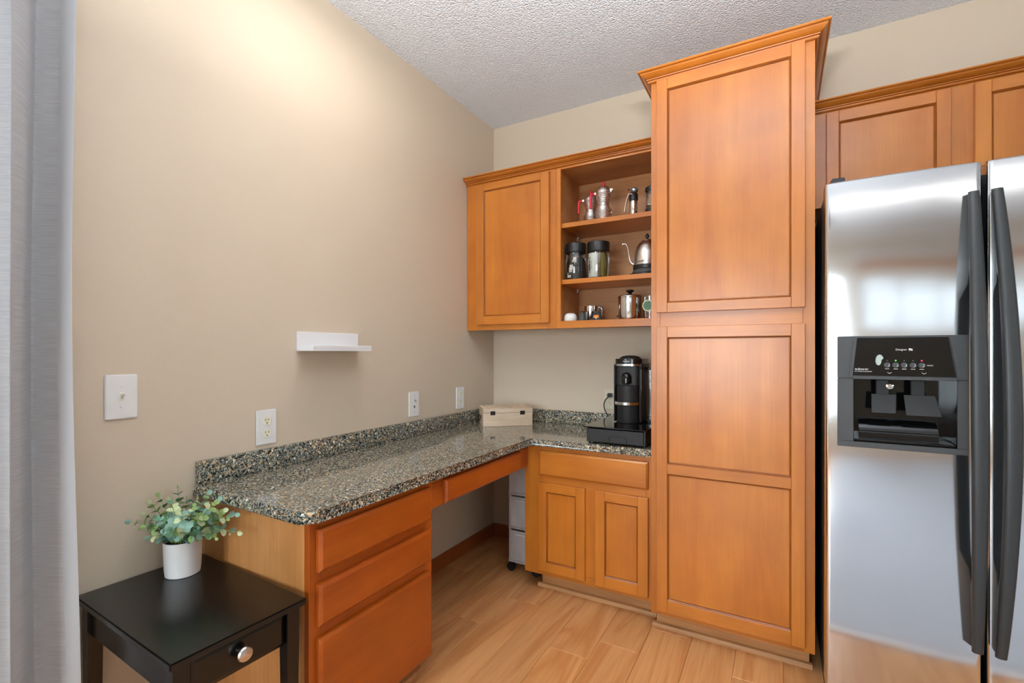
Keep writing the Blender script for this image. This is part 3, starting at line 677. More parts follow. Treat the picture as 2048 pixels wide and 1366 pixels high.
for si, tp in enumerate(tips):
    tp = Vector(tp); d = tp-PC; hd = Vector((d.x, d.y, 0)); 
    b0 = PC+Vector((0, 0, .098))+hd.normalized()*min(.03, hd.length*.3) if hd.length > 1e-4 else PC+Vector((0, 0, .098))
    m1 = b0+Vector((0, 0, .35*(tp-b0).length))+hd*.06; m2 = b0.lerp(tp, .68)+Vector((0, 0, .018))
    path = [Vector(q) for q in bez(b0, m1, m2, tp, 12)]
    sp = tube('sprig', path, [.0016-.0009*k/12 for k in range(13)], STEM, t, 5)
    ln = (tp-b0).length; nl = 5 if ln < .1 else 6
    blue = si in (16, 17, 18, 19, 20, 21, 22, 24)
    for k in range(nl):
        s = .22+.78*k/(nl-1); i = min(11, int(s*12)); p = path[i].lerp(path[i+1], s*12-i) if i < 12 else path[12]
        dr = (path[min(i+1, 12)]-path[max(i-1, 0)]).normalized()
        side = dr.cross(Vector((0, 0, 1))); side = side.normalized() if side.length > .05 else Vector((1, 0, 0))
        size = (.038-.023*s)*rl.uniform(.85, 1.15)
        roll = k*PI/2+rl.uniform(-.4, .4)
        sd = (Matrix.Rotation(roll, 3, dr) @ side)
        for sg in ((1, -1) if k < nl-1 else (1,)):
            ax = (sd*sg+dr*rl.uniform(.35, .8)).normalized() if k < nl-1 else dr
            nz = (dr-ax*dr.dot(ax)); nz = nz.normalized() if nz.length > .05 else side
            ay = nz.cross(ax).normalized()
            e = p+ax*size
            if e.x < .012 or e.y > -1.884 or (e.z > .742 and e.x+.01 > 0 and e.y > -1.90): continue
            mi = rl.choices((0, 1, 2, 3), ((1, 4, .6, 2) if blue else ((2.5, 1.2, 2.2, .8) if s > .6 else (3, 2, 1, 2))))[0]
            o = bpy.data.objects.new('leaf', LM[mi]); col.objects.link(o); o.parent = sp
            lp = p-PC; R = Matrix((ax, ay, nz)).transposed().to_4x4()
            o.matrix_local = Matrix.Translation(lp) @ R @ Matrix.Scale(size, 4)

# ------------------------------------------------------------------ curtain
def curtain():
    bm = bmesh.new(); nu, nv = 150, 46; y0, y1 = -2.256, -3.17; z0, z1 = .02, 2.66
    uvl = bm.loops.layers.uv.new('UVMap'); G = []
    r = random.Random(3)
    for j in range(nv+1):
        v = j/nv; z = z0+(z1-z0)*v; row = []
        for i in range(nu+1):
            u = i/nu
            ph = u*2*PI*7.3+.35*math.sin(v*2.1+u*5)
            amp = .030+.010*math.sin(u*9+1)+.006*math.sin(v*4)
            f = math.sin(ph+1.9)
            x = .098+amp*math.copysign(abs(f)**.75, f)+.006*math.sin(v*7+u*23)
            edge = .004*math.sin(v*9+.6)+.016*(1-v)**4+.012*max(0, v-.5)**2*4
            y = y0+(y1-y0)*u+.010*math.sin(ph*2+.4)*(1-math.exp(-u*20))+edge*math.exp(-u*14)
            row.append(bm.verts.new((x, y, z)))
        G.append(row)
    for j in range(nv):
        for i in range(nu):
            f = bm.faces.new((G[j][i], G[j][i+1], G[j+1][i+1], G[j+1][i]))
            for l, (a, b) in zip(f.loops, ((i, j), (i+1, j), (i+1, j+1), (i, j+1))): l[uvl].uv = (a/nu, b/nv)
    t = thing('curtain', 'floor-length grey slub-weave curtain hanging at the left wall', 'curtain', (.1, -2.7, 0))
    o = mk('curtain_panel', bm, CURT, t, 180)
    md = o.modifiers.new('thick', 'SOLIDIFY'); md.thickness = .0012
    # folded side hem along the leading edge
    hb = bmesh.new(); 
    H = []
    for j in range(nv+1):
        a = G_co[j]; H.append([hb.verts.new(a[0]+Vector((.0015, .0012, 0))), hb.verts.new(a[1]+Vector((.0022, .0, 0))), hb.verts.new(a[2]+Vector((.0022, 0, 0)))])
    for j in range(nv):
        for k in (0, 1): hb.faces.new((H[j][k], H[j][k+1], H[j+1][k+1], H[j+1][k]))
    return t, hb
# (hem built from a light copy of the panel's edge)
G_co = []
def curtain_edge():
    out = []
    for j in range(47):
        v = j/46; z = .02+2.64*v; row = []
        for i in (0, 1, 3):
            u = i/150
            ph = u*2*PI*7.3+.35*math.sin(v*2.1+u*5); amp = .030+.010*math.sin(u*9+1)+.006*math.sin(v*4); f = math.sin(ph+1.9)
            x = .098+amp*math.copysign(abs(f)**.75, f)+.006*math.sin(v*7+u*23)
            edge = .004*math.sin(v*9+.6)+.016*(1-v)**4+.012*max(0, v-.5)**2*4
            row.append(Vector((x, -2.256-.914*u+.010*math.sin(ph*2+.4)*(1-math.exp(-u*20))+edge*math.exp(-u*14), z)))
        out.append(row)
    return out
G_co = curtain_edge()
ctn, hb = curtain(); mk('side_hem', hb, CURT, ctn, 180)
t = thing('curtain_rod', 'thin brushed metal curtain rod above the patio door', 'curtain rod', (.09, -3.4, 2.68))
tube('rod', [(.098, -2.2, 2.675), (.098, -4.8, 2.675)], .011, SATIN, t, 12)
for y in (-2.3, -4.7): tube('bracket', [(.001, y, 2.675), (.085, y, 2.675)], .006, SATIN, t, 8)

# ------------------------------------------------------------------ picture ledge on the left wall
t = thing('wall_ledge', 'short white picture ledge mounted on the beige left wall', 'shelf', (.05, -1.36, 1.244))
box('back_plate', (.0005, .012, -1.5185, -1.205, 1.244, 1.3225), WPAINT, t, .001)
box('ledge_board', (.0122, .1, -1.5165, -1.207, 1.244, 1.252), WPAINT, t, .0008)
box('front_lip', (.092, .1, -1.5165, -1.207, 1.2522, 1.2675), WPAINT, t, .0015)

# ------------------------------------------------------------------ wall plates (built facing -y, turned to the wall)
def plate(name, label, cat, loc, rotz, mat, kind, w=.08, h=.131):
    t = thing(name, label, cat, loc, rotz, local=True, group='wall outlets' if kind == 'duplex' else None)
    prism('cover_plate', [(-w/2, -h/2), (w/2, -h/2), (w/2, h/2), (-w/2, h/2)], 'y', -.0065, -.0003, mat, t, .0025, 40)
    def screw(z): lathe('screw', [(.0035, -.0064), (.003, -.0078), (0, -.008)], (0, 0, z), SATIN if kind == 'coax' else mat, t, 12, 'y')
    if kind == 'duplex':
        for s in (-1, 1):
            r = prism('receptacle', [(.0165*math.cos(a)*1.0, s*.0235+max(-.0145, min(.0145, .0185*math.sin(a)))) for a in [2*PI*k/24 for k in range(24)]], 'y', -.0085, -.006, IVORY2 if mat is WHITE else mat, t)
            boxes('slots', [(-.0075, -.0055, -.0088, -.0084, s*.0235+.0005, s*.0235+.0085), (.0055, .0075, -.0088, -.0084, s*.0235+.0015, s*.0235+.008), (-.002, .002, -.0088, -.0084, s*.0235-.0095, s*.0235-.005)], GREYD, r)
        screw(0)
    if kind == 'switch':
        box('toggle_slot', (-.0055, .0055, -.0072, -.006, -.0125, .0125), IVORY2, t, .0005)
        prism('toggle', [(-.0066, -.004), (-.020, .006), (-.0205, .0105), (-.0066, .0085)], 'x', -.004, .004, WHITE, t, .0008)
        screw(.030); screw(-.030)
    if kind == 'coax':
        lathe('coax_jack', [(.0055, -.0064), (.0055, -.009), (.0045, -.009), (.0045, -.016), (.002, -.016), (0, -.013)], (.004, 0, .018), SATIN, t, 14, 'y')
        box('phone_jack', (-.003, .005, -.0075, -.006, -.020, -.009), GREYD, t, .0004)
        screw(.046); screw(-.046)
    return t
IVORY2 = plain('warm_white_insert', S(240, 236, 214), .4, var=.01)
plate('light_switch', 'white toggle light switch plate nearest the grey curtain', 'switch', (0, -2.103, 1.108), PI/2, WHITE, 'switch')
plate('wall_outlet', 'white duplex outlet on the left wall near the side table plant', 'outlet', (0, -1.648, .956), PI/2, WHITE, 'duplex')
plate('cable_plate', 'white cable and phone jack plate between the two left-wall outlets', 'wall plate', (0, -.815, .964), PI/2, WHITE, 'coax')
plate('wall_outlet', 'white duplex outlet on the left wall nearest the room corner', 'outlet', (0, -.396, .962), PI/2, WHITE, 'duplex')
plate('wall_outlet', 'ivory outlet on the back wall half hidden behind the coffee machine', 'outlet', (.820, 0, .959), 0, IVORY, 'duplex', .078, .12)

# ------------------------------------------------------------------ wooden box on the worktop
t = thing('wooden_box', 'pale pine hinged box with woven-pattern lid in the worktop corner', 'box', (.2185, -.2185, CT), math.radians(40.4), local=True)
L2, W2 = .151, .093
box('body', (-L2, L2, -W2, W2, .0005, .0795), PALE, t, .0015)
lid = box('lid', (-L2, L2, -W2, W2, .0803, .107), PALE, t, .0015)
bm = bmesh.new()
for i in range(17):
    for j in range(9):
        cx, cy = -L2+.014+i*.0172, -W2+.012+j*.0208
        a = .7 if (i+j) % 2 else -.7
        c, s = math.cos(a), math.sin(a)
        q = [(u*c-v*s+cx, u*s+v*c+cy) for u, v in ((-.0085, -.0032), (.0085, -.0032), (.0085, .0032), (-.0085, .0032))]
        bm_prism(bm, q, 'z', .1069, .1105)
o = mk('woven_relief', bm, PALE, lid); o['kind'] = 'stuff'
for x in (-.092, .088):
    h = boxes('hinge', [(x-.0145, x+.0145, -W2-.0022, -W2-.0002, .0685, .0775), (x-.0145, x+.0145, -W2-.0022, -W2-.0002, .0825, .0915)], BRASSY, t, .0006)
    tube('hinge_pin', [(x-.0145, -W2-.003, .080), (x+.0145, -W2-.003, .080)], .0026, BRASSY, h, 8)
tube('side_handle', [(-L2-.002, .030, .062), (-L2-.010, .028, .040), (-L2-.013, .012, .026), (-L2-.013, -.012, .026), (-L2-.010, -.028, .040), (-L2-.002, -.030, .062)], .0028, BRASSY, t, 8)

# ------------------------------------------------------------------ capsule drawer and coffee machine
t = thing('capsule_drawer', 'black coffee capsule drawer with glass top under the coffee machine', 'drawer box', (1.013, -.33, CT))
X0, X1 = .872, 1.158
boxes('side_frame', [(X0, X0+.007, -.548, -.105, .803, .8725), (X1-.007, X1, -.548, -.105, .803, .8725), (X0+.007, X1-.007, -.112, -.105, .803, .8725), (X0+.007, X1-.007, -.54, -.112, .803, .808)], BLACKP, t, .001)
prism('drawer_front', [(X0+.008, -.556), (X1-.008, -.556), (X1-.008, -.548), (X0+.008, -.548)], 'z', .806, .868, BLACKM, t, .0015)
bm = bmesh.new(); cx = 1.03
arc = [(cx-.042, .8085)]+[(cx-.042+.012*(1-math.cos(a)), .826+.012*math.sin(a)) for a in [PI/2*k/6 for k in range(7)]]+[(cx+.042-.012*(1-math.cos(a)), .826+.012*math.sin(a)) for a in [PI/2*k/6 for k in range(6, -1, -1)]]+[(cx+.042, .8085)]
bm_tube(bm, [(u, -.5566, v) for u, v in arc], .0011, 6); mk('pull_outline', bm, BLACKG, t, 40)
box('glass_top', (X0-.014, X1+.004, -.560, -.098, .8735, .8785), BLACKG, t, .001)
for x in (X0+.01, X1-.01):
    for y in (-.53, -.12): lathe('foot', [(.007, 0), (.007, .0085)], (x, y, CT+.0004), RUBBER, t, 10)
for k in range(6): lathe('capsule', [(.012, 0), (.015, .012), (.0175, .0135), (0, .0135)], (X0+.035+.043*k, -.515, .8585-.05), (SATIN, BRASSY)[k % 2], t, 14)

KZ = .879
t = thing('coffee_machine', 'black capsule coffee machine with chrome cup support on the capsule drawer', 'coffee machine', (1.018, -.285, KZ), 0, local=True)
def rrect(hx, y0, y1, r, n=5):
    o = []
    for cx, cy, a0 in ((hx-r, y1-r, 0), (-hx+r, y1-r, PI/2), (-hx+r, y0+r, PI), (hx-r, y0+r, 1.5*PI)):
        for k in range(n+1): a = a0+PI/2*k/n; o.append((cx+r*math.cos(a), cy+r*math.sin(a)))
    return o
prism('rear_housing', rrect(.069, -.045, .13, .022), 'z', .0005, .300, BLACKP, t, 0, 40)
for s in (-1, 1): box('side_rail', (s*.0655-.0045, s*.0655+.0045, -.070, -.0455, .004, .300), BLACKG, t, .002)
lathe('front_column', [(.056, .0008), (.0575, .004), (.0575, .190), (.05, .1915), (0, .1915)], (0, -.047, 0), BLACKM, t, 36)
prism('head', rrect(.069, -.085, .13, .045, 8), 'z', .3003, .326, BLACKG, t, .002, 40)
lathe('dome_lid', [(.056, .3265), (.052, .333), (.040, .339), (.022, .343), (0, .344)], (0, -.01, 0), BLACKP, t, 32)
prism('chrome_trim', rrect(.066, -.088, -.02, .04, 8), 'z', .2905, .2995, CHROME, t, 0, 40)
prism('brew_head', rrect(.0615, -.078, -.0458, .028, 6), 'z', .1925, .290, BLACKM, t, 0, 40)
lathe('nozzle_cover', [(.021, .200), (.026, .204), (.026, .232), (.022, .247), (.012, .256), (0, .258)], (0, -.079, 0), BLACKG, t, 28)
lathe('nozzle', [(.006, .192), (.008, .200)], (0, -.084, 0), GREYP, t, 14)
text_mesh('maker_badge', "De'Longhi", .0085, WINK, t, (0, -.0856, .3135), UXV, UZV)
cup = lathe('cup_support', [(.060, .092), (.064, .094), (.064, .108), (.060, .110), (.0575, .109), (.0575, .093)], (0, -.060, 0), CHROME, t, 40, cap=False)
lathe('drip_grid', [(.0565, .0935), (.0565, .099), (0, .099)], (0, -.066, 0), CHROME, cup, 30)
bm = bmesh.new(); bm_prism(bm, [(a+.105, b) for a, b in rrect(.033, .01, .12, .02)], 'z', .012, .268); mk('water_tank', bm, DGLASS, t, 40)
bm = bmesh.new(); bm_prism(bm, [(a+.105, b) for a, b in rrect(.034, .009, .121, .02)], 'z', .2685, .282); mk('tank_lid', bm, BLACKP, t, 40)
bm = bmesh.new(); bm_prism(bm, [(a+.105, b) for a, b in rrect(.036, .007, .123, .02)], 'z', .0005, .0115); mk('tank_base', bm, BLACKP, t, 40)
t = thing('power_cord', 'black power cord plugged into the ivory back-wall outlet', 'cord', (.83, -.05, CT))
bm = bmesh.new(); bm_box(bm, .806, .834, -.034, -.0092, .972, .996); bmesh.ops.bevel(bm, geom=list(bm.edges), offset=.004, segments=2, affect='EDGES'); mk('plug', bm, BLACKP, t, 40)
tube('cable', bez((.815, -.032, .976), (.790, -.075, .95), (.800, -.075, .91), (.812, -.065, .885), 8)+bez((.812, -.065, .885), (.83, -.05, .84), (.845, -.06, .80), (.852, -.09, .7995), 8)[1:], .0032, BLACKP, t, 8)

# ------------------------------------------------------------------ rolling plastic drawer cart in the knee space
t = thing('drawer_cart', 'clear plastic drawer cart on black castors tucked beside the base cabinet', 'cart', (.46, -.26, 0))
CX0, CX1, CY0, CY1 = .358, .588, -.425, -.09
for x in (CX0+.008, CX1-.008):
    for y in (CY0+.008, CY1-.008): tube('post', [(x, y, .058), (x, y, .632)], .007, FROST, t, 10)
for z in (.055, .245, .435, .632): box('tier_frame', (CX0, CX1, CY0, CY1, z, z+.014), FROST if z < .6 else WHITE, t, .004, 2)
for z0, z1 in ((.072, .238), (.262, .428), (.452, .626)):
    dr = boxes('drawer', [(CX0+.018, CX1-.018, CY0-.004, CY0, z0, z1), (CX0+.018, CX0+.021, CY0, CY1-.02, z0, z1), (CX1-.021, CX1-.018, CY0, CY1-.02, z0, z1), (CX0+.021, CX1-.021, CY0, CY1-.02, z0, z0+.003)], FROST, t)
    box('drawer_lip', (CX0+.05, CX1-.05, CY0-.014, CY0-.0045, z1-.02, z1-.012), WHITE, dr, .002)
box('purple_bundle', (CX0+.03, CX1-.03, CY0+.02, CY1-.06, .456, .56), PURPLE, t, .02, 3)
box('white_bundle', (CX0+.03, CX1-.03, CY0+.02, CY1-.06, .266, .37), PAPER, t, .02, 3)
box('grey_bundle', (CX0+.06, CX1-.03, CY0+.03, CY1-.06, .076, .16), GREYP, t, .02, 3)
for x in (CX0+.012, CX1-.062):
    for y in (CY0+.018, CY1-.02):
        c = lathe('castor', [(.006, -.011), (.0235, -.0105), (.0245, -.006), (.0245, .006), (.0235, .0105), (.006, .011)], (x, y, .0247), RUBBER, t, 20, 'y')
        lathe('castor_hub', [(.009, -.0122), (.009, .0122)], (x, y, .0247), GREYP, c, 12, 'y')
        boxes('castor_fork', [(x-.010, x+.010, y-.0145, y-.0118, .02, .0545), (x-.010, x+.010, y+.0118, y+.0145, .02, .0545), (x-.012, x+.012, y-.0145, y+.0145, .0502, .0548)], BLACKP, c)

# ------------------------------------------------------------------ things on the open shelves
def moka(label, x, y, z, r, h, ang):
    t = thing('moka_pot', label, 'coffee pot', (x, y, z), ang, local=True, group='moka pots on the top shelf')
    prof = [(0, 0), (r*.86, 0)]; n = 46
    for k in range(n+1):
        s = k/n; zz = h*(.01+.90*s)
        base = .90+.12*math.sin(s*2*PI*.98+.1) if s < .80 else None
        if s < .22: q = .88+.12*math.sin(s/.22*PI*.5)
        elif s < .45: q = 1.0-.32*(1-math.cos((s-.22)/.23*PI))/2
        elif s < .74: q = .68+.32*(1-math.cos((s-.45)/.29*PI))/2
        else: q = max(.14, math.sqrt(max(0, 1-((s-.74)/.262)**2)))
        rib = .045 if (k % 2 and s < .80) else 0
        prof.append((r*(q-rib), zz))
    prof.append((0, h*.912))
    lathe('pot_body', prof, (0, 0, 0), ALU, t, 30, smooth=18)
    lathe('seam_ring', [(r*.66, h*.395), (r*.72, h*.40), (r*.72, h*.412), (r*.66, h*.417)], (0, 0, 0), CHROME, t, 30, cap=False)
    lathe('lid_knob', [(r*.17, h*.905), (r*.20, h*.92), (r*.19, h*.975), (r*.14, h), (0, h)], (0, 0, 0), RED, t, 16)
    tube('handle', [(-r*1.12, 0, h*.735), (-r*1.62, 0, h*.745), (-r*1.72, 0, h*.72), (-r*1.74, 0, h*.60), (-r*1.74, 0, h*.36)], [r*.15, r*.16, r*.17, r*.18, r*.19], RED, t, 12)
    lathe('handle_hinge', [(r*.14, -r*.16), (r*.17, -r*.1), (r*.17, r*.1), (r*.14, r*.16)], (-r*1.06, 0, h*.735), ALU, t, 14, 'y')
    bm = bmesh.new(); bm_prism(bm, [(r*.80, h*.66), (r*1.30, h*.78), (r*.80, h*.80)], 'y', -r*.14, r*.14); mk('spout', bm, ALU, t)
    lathe('safety_valve', [(r*.06, r*.85), (r*.09, r*1.02), (r*.05, r*1.12), (0, r*1.13)], (0, 0, h*.17), CHROME, t, 10, 'x')
moka('smaller ribbed aluminium moka pot with red handle, left on the top shelf', .763, -.188, SH1, .041, .192, math.radians(6))
moka('taller ribbed aluminium moka pot with red knob and handle on top shelf', .858, -.248, SH1, .0435, .206, math.radians(-3))

t = thing('cream_whipper', 'small steel and black lever dispenser on the top shelf', 'dispenser', (1.0225, -.25, SH1), 0, local=True); t.scale = (1, 1, .88)
lathe('steel_body', [(.019, 0), (.0205, .003), (.0205, .085), (.019, .09)], (0, 0, 0), CHROME, t, 24)
lathe('black_collar', [(.0225, .0905), (.0235, .094), (.0225, .128), (.015, .138), (0, .14)], (0, 0, 0), BLACKP, t, 24)
lathe('top_knob', [(.004, -.011), (.016, -.010), (.018, -.006), (.018, .006), (.016, .010), (.004, .011)], (.004, 0, .153), BLACKP, t, 24, 'y')
lathe('knob_centre', [(.006, -.0115), (.006, -.0135), (0, -.014)], (.004, 0, .153), CHROME, t, 14, 'y')
tube('lever', [(.0, -.02, .124), (-.016, -.024, .128), (-.026, -.024, .10), (-.036, -.024, .06), (-.040, -.024, .022)], [.006, .007, .006, .005, .0055], CHROME, t, 8)

t = thing('french_press', 'small glass french press half hidden behind the pantry cabinet', 'coffee press', (1.119, -.24, SH1), 0, local=True); t.scale = (1, 1, .9)
lathe('base', [(.037, 0), (.038, .004), (.036, .026), (.033, .026)], (0, 0, 0), BLACKP, t, 28)
lathe('glass_beaker', [(.033, .027), (.033, .128)], (0, 0, 0), GLASS, t, 28, cap=False)
lathe('lid', [(.036, .128), (.038, .132), (.036, .150), (.022, .160), (0, .162)], (0, 0, 0), BLACKP, t, 28)
tube('plunger_rod', [(0, 0, .03), (0, 0, .127)], .002, CHROME, t, 8)
lathe('filter_disc', [(.031, .045), (.031, .049), (0, .05)], (0, 0, 0), CHROME, t, 24)
lathe('plunger_knob', [(.003, .1622), (.004, .172), (.009, .177), (.008, .186), (0, .188)], (0, 0, 0), BLACKP, t, 14)

def jar(label, x, y, r, h, lid):
    t = thing('storage_jar', label, 'jar', (x, y, SH2), 0, local=True, group='black-lidded glass jars on the middle shelf')
    lathe('glass_body', [(0, .0), (r*.94, .0), (r, .006), (r, h-lid-.012), (r*.93, h-lid)], (0, 0, 0), GLASS, t, 36, cap=False)
    lathe('lid', [(r*.96, h-lid), (r*1.0, h-lid+.003), (r*1.0, h-.004), (r*.97, h), (0, h+.001)], (0, 0, 0), BLACKP, t, 36)
    return t
t = jar('glass jar with black lid holding dark grounds and white packets on the middle shelf', .6895, -.232, .058, .205, .053)
lathe('dark_contents', [(0, .004), (.052, .004), (.053, .02), (.05, .10), (.042, .125), (0, .132)], (.005, .006, 0), BLACKM, t, 20)
rj = random.Random(5)
for k in range(7):
    a = rj.uniform(-1, 1)*.8; cxy = (-.022+.011*k*.5, -.054+abs(.003*(k-3)))
    b = box('packet', (cxy[0]-.010, cxy[0]+.010, cxy[1]-.0012, cxy[1]+.0012, .012+.014*k, .040+.014*k), (PAPER, BLACKP, CHROME)[k % 3], t, .0006)
t = jar('glass jar with black lid holding a labelled coffee bag on the middle shelf', .822, -.230, .0615, .200, .054)
prism('coffee_bag', [(-.047, -.033), (-.02, -.047), (.008, -.043), (.008, .03), (-.03, .04)], 'z', .006, .140, PAPER, t, .003)
prism('brown_bag', [(.0095, -.040), (.026, -.046), (.027, .03), (.0095, .03)], 'z', .006, .138, KRAFT, t, .004)
prism('olive_bag', [(.029, -.046), (.044, -.034), (.047, .02), (.029, .03)], 'z', .006, .137, OLIVE, t, .004)
ux = Vector((.026, -.014, 0)).normalized()
nz = ux.cross(Vector((0, 0, 1)))
text_mesh('bag_text', 'UMBRIA 3', .0195, INK, t, Vector((-.036, -.0392, .074))+nz*.0012, (0, 0, 1), -ux, bold=.0003)
text_mesh('bag_text', 'bizzarri blend', .008, INK, t, Vector((-.0235, -.0458, .074))+nz*.0012, (0, 0, 1), -ux)

t = thing('gooseneck_kettle', 'brushed steel gooseneck kettle on its power base, right of the jars', 'kettle', (1.085, -.212, SH2), 0, local=True)
prism('power_base', [(.086*math.cos(2*PI*k/36)-.012, .074*math.sin(2*PI*k/36)) for k in range(36)], 'z', .0005, .010, BLACKP, t, .002, 40)
lathe('base_plate', [(.082, .0102), (.080, .014), (.070, .030), (0, .031)], (0, 0, 0), GREYP, t, 36)
lathe('black_band', [(.072, .0315), (.073, .034), (.0725, .052), (.070, .0525)], (0, 0, 0), BLACKP, t, 36)
lathe('kettle_body', [(.071, .0528), (.0712, .060), (.069, .088), (.0635, .122), (.054, .152), (.042, .172), (.030, .180), (.029, .1815)], (0, 0, 0), SATIN, t, 40)
lathe('lid', [(.0285, .1818), (.026, .187), (.014, .192), (.008, .193)], (0, 0, 0), SATIN, t, 28)
lathe('lid_knob', [(.004, .1932), (.005, .197), (.010, .206), (.0095, .214), (.005, .221), (0, .224)], (0, 0, 0), BLACKP, t, 16)
tube('spout', bez((-.062, -.01, .062), (-.108, -.02, .066), (-.082, -.02, .16), (-.112, -.025, .176), 14)+[(-.119, -.026, .1765), (-.127, -.027, .173)], [.0075, .007, .0065, .006, .0055, .005, .005, .0048, .0046, .0045, .0044, .0043, .0042, .004, .004, .0038, .0036], CHROME, t, 10)
tube('handle', [(.035, .035, .170), (.058, .060, .176), (.070, .080, .160), (.070, .090, .11), (.062, .075, .07)], .0075, BLACKP, t, 10)
text_mesh('maker_text', 'bonavita', .011, INK, t, (-.018, -.0702, .068), (math.cos(.25), -math.sin(.25)*1, 0), (0, .10, .995))

t = thing('round_gadget', 'white round puck-shaped gadget, leftmost on the bottom shelf', 'gadget', (.6695, -.262, SH3), 0, local=True)
lathe('shell', [(0, 0), (.026, 0), (.032, .004), (.0365, .018), (.0370, .028), (.034, .042), (.027, .052), (.018, .0565), (0, .0575)], (0, 0, 0), WHITE, t, 32)
lathe('base_ring', [(.0262, .0002), (.0292, .0004), (.0292, .0022), (.0262, .002)], (0, 0, 0), GREYP, t, 24, cap=False)
t = thing('small_cup', 'small dark grey tapered cup beside the white puck', 'cup', (.742, -.268, SH3), 0, local=True); t.scale = (.85, .85, .92)
lathe('cup_body', [(0, .0), (.026, .0), (.027, .003), (.025, .012), (.022, .04), (.0165, .058), (.0160, .064)], (0, 0, 0), GREYP, t, 24)
lathe('rim', [(.0165, .0642), (.018, .067), (.0165, .0695), (.012, .069)], (0, 0, 0), BLACKP, t, 24)
t = thing('milk_pitcher', 'polished steel cup with handle at the back of the bottom shelf', 'cup', (.766, -.192, SH3), 0, local=True); t.scale = (.95, .95, .97)
lathe('cup_body', [(0, .0), (.039, .0), (.041, .003), (.041, .100), (.0395, .100), (.0385, .006), (0, .005)], (0, 0, 0), CHROME, t, 32)
tube('handle', [(.040, 0, .09), (.058, .004, .092), (.068, .004, .075), (.064, .004, .04), (.041, 0, .02)], .0035, CHROME, t, 8)
t = thing('black_pouch', 'small black pouch with orange label in front of the steel cup', 'pouch', (.826, -.276, SH3), 0, local=True)
prism('pouch_body', [(-.024, .0), (.034, .0), (.030, .03), (.018, .062), (-.012, .064), (-.022, .03)], 'y', -.012, .014, BLACKP, t, .005, 40)
box('label_patch', (-.012, .018, -.0136, -.0122, .024, .040), ORANGE, t, .0004)
box('label_patch', (.000, .007, -.0146, -.0138, .018, .030), CREAM, t, .0004)
tube('strap', [(-.010, -.01, .05), (-.030, -.012, .030), (-.040, -.012, .008), (-.032, -.012, .0045)], .004, BLACKP, t, 8)
tube('wire_clip', [(.018, .0, .058), (.024, .0, .085), (.032, .0, .088), (.046, .0, .010)], .0022, BLACKP, t, 8)
t = thing('steel_canister', 'polished steel lidded canister with black knob on the bottom shelf', 'canister', (.998, -.230, SH3), 0, local=True); t.scale = (.97, .97, .93)
lathe('canister_body', [(0, 0), (.062, 0), (.0635, .003), (.0635, .138), (.0655, .140), (.0655, .145)], (0, 0, 0), CHROME, t, 40)
lathe('lid', [(.0655, .1452), (.064, .148), (.05, .153), (.02, .158), (.012, .159)], (0, 0, 0), CHROME, t, 40)
lathe('lid_knob', [(.011, .1592), (.009, .165), (.013, .170), (.022, .176), (.022, .181), (.014, .185), (0, .186)], (0, 0, 0), BLACKG, t, 24)
tube('side_knob', [(-.0635, -.01, .035), (-.072, -.012, .035)], .005, BLACKP, t, 10)
t = thing('printed_glass', 'clear tumbler with green wreath print, rightmost on the bottom shelf', 'glass', (1.111, -.250, SH3), 0, local=True)
lathe('tumbler', [(0, .002), (.032, .002), (.034, .006), (.0365, .128), (.0355, .128), (.033, .008)], (0, 0, 0), GLASS, t, 32, cap=False)
lathe('wreath_print', [(0, -.0368), (.024, -.0368), (.024, -.0378), (0, -.0378)], (-.004, 0, .078), GREENP, t, 24, 'y')
lathe('wreath_border', [(.0242, -.0366), (.029, -.0366), (.029, -.0382), (.0242, -.0382)], (-.004, 0, .078), CREAM, t, 28, 'y', cap=False)
lathe('red_contents', [(0, .009), (.030, .009), (.031, .034), (.02, .040), (0, .038)], (0, 0, 0), REDP, t, 20)

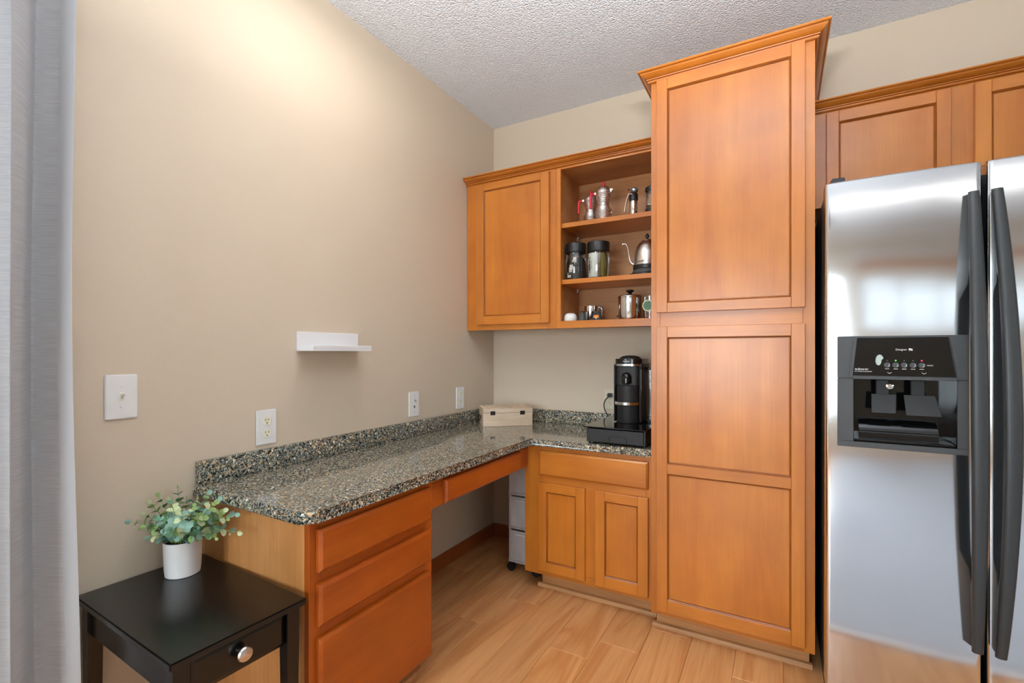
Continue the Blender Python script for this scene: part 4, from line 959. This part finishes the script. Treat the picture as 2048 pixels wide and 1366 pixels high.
# ------------------------------------------------------------------ ceiling lamp and strip light, added uplight and rug (all out of frame)
RUGM = plain('added_rug_grey', S(190, 192, 198), .95, var=.08, scale=120, bump=.3)
LAMPM = plain('lamp_diffuser', S(250, 246, 238), .5, var=.01, emis=(1, .95, .88, 1), es=2.5)
def ceiling_lamp(x, y, r, power, label):
    t = thing('ceiling_lamp', label, 'lamp', (x, y, CEIL-.06), 0, local=True)
    lathe('rim', [(r*.98, .059), (r*1.03, .055), (r*1.03, .030), (r*.99, .028)], (0, 0, 0), WPAINT, t, 36)
    lathe('diffuser', [(r*.97, .030), (r*.9, .018), (r*.6, .008), (0, .004)], (0, 0, 0), LAMPM, t, 36)
    area('ceiling_lamp_light', (x, y, CEIL-.062), (0, 0, 0), r*1.8, r*1.8, power, (1, .96, .90), 'DISK')
ceiling_lamp(.54, -1.46, .11, 5.5, 'round flush ceiling lamp above the desk end of the worktop')
t = thing('added_uplight_bowl', 'added white bowl pendant, unseen, throwing fill light up at the ceiling', 'lamp', (1.62, -2.2, 1.93), 0, local=True)  # pendant added out of view to carry an upward fill light
lathe('bowl', [(0, 0), (.06, .002), (.15, .03), (.21, .085), (.215, .09), (.205, .09), (.145, .038), (.06, .010), (0, .008)], (0, 0, 0), WPAINT, t, 36)
tube('stem', [(0, 0, .01), (0, 0, .805)], .008, SATIN, t, 10)
lathe('ceiling_rose', [(.06, .824), (.06, .81), (.02, .798), (0, .798)], (0, 0, 0), SATIN, t, 24)
for k in range(3): tube('arm', [(.2*math.cos(2*PI*k/3), .2*math.sin(2*PI*k/3), .088), (.01*math.cos(2*PI*k/3), .01*math.sin(2*PI*k/3), .25)], .003, SATIN, t, 6)
area('added_uplight_fill', (1.62, -2.2, 1.99), (PI, 0, 0), .3, .3, 66, (.95, .98, 1), 'DISK')  # invented source: brightens the ceiling for a soft bounce
rg = thing('added_rug', 'added pale grey rug behind the viewpoint, for grey reflections in the refrigerator', 'rug', (3.0, -4.1, 0))  # rug added out of view: greys refrigerator reflections, cuts warm floor bounce
box('rug_pile', (1.75, 4.5, -5.9, -1.45, .0005, .012), RUGM, rg, .004)
box('rug_border', (1.70, 4.55, -5.95, -1.40, .0003, .006), WPAINT, rg, .002)
t = thing('strip_light', 'long ceiling strip light above the far end of the room', 'lamp', (3.0, -4.5, CEIL-.05), 0, local=True)
box('housing', (-1.3, 1.3, -.05, .05, .02, .0495), WPAINT, t, .003); box('diffuser', (-1.28, 1.28, -.04, .04, .0, .0195), LAMPM, t, .004)
area('strip_light_light', (3.0, -4.5, CEIL-.054), (0, 0, 0), 2.5, .08, 4, (1, .97, .92))
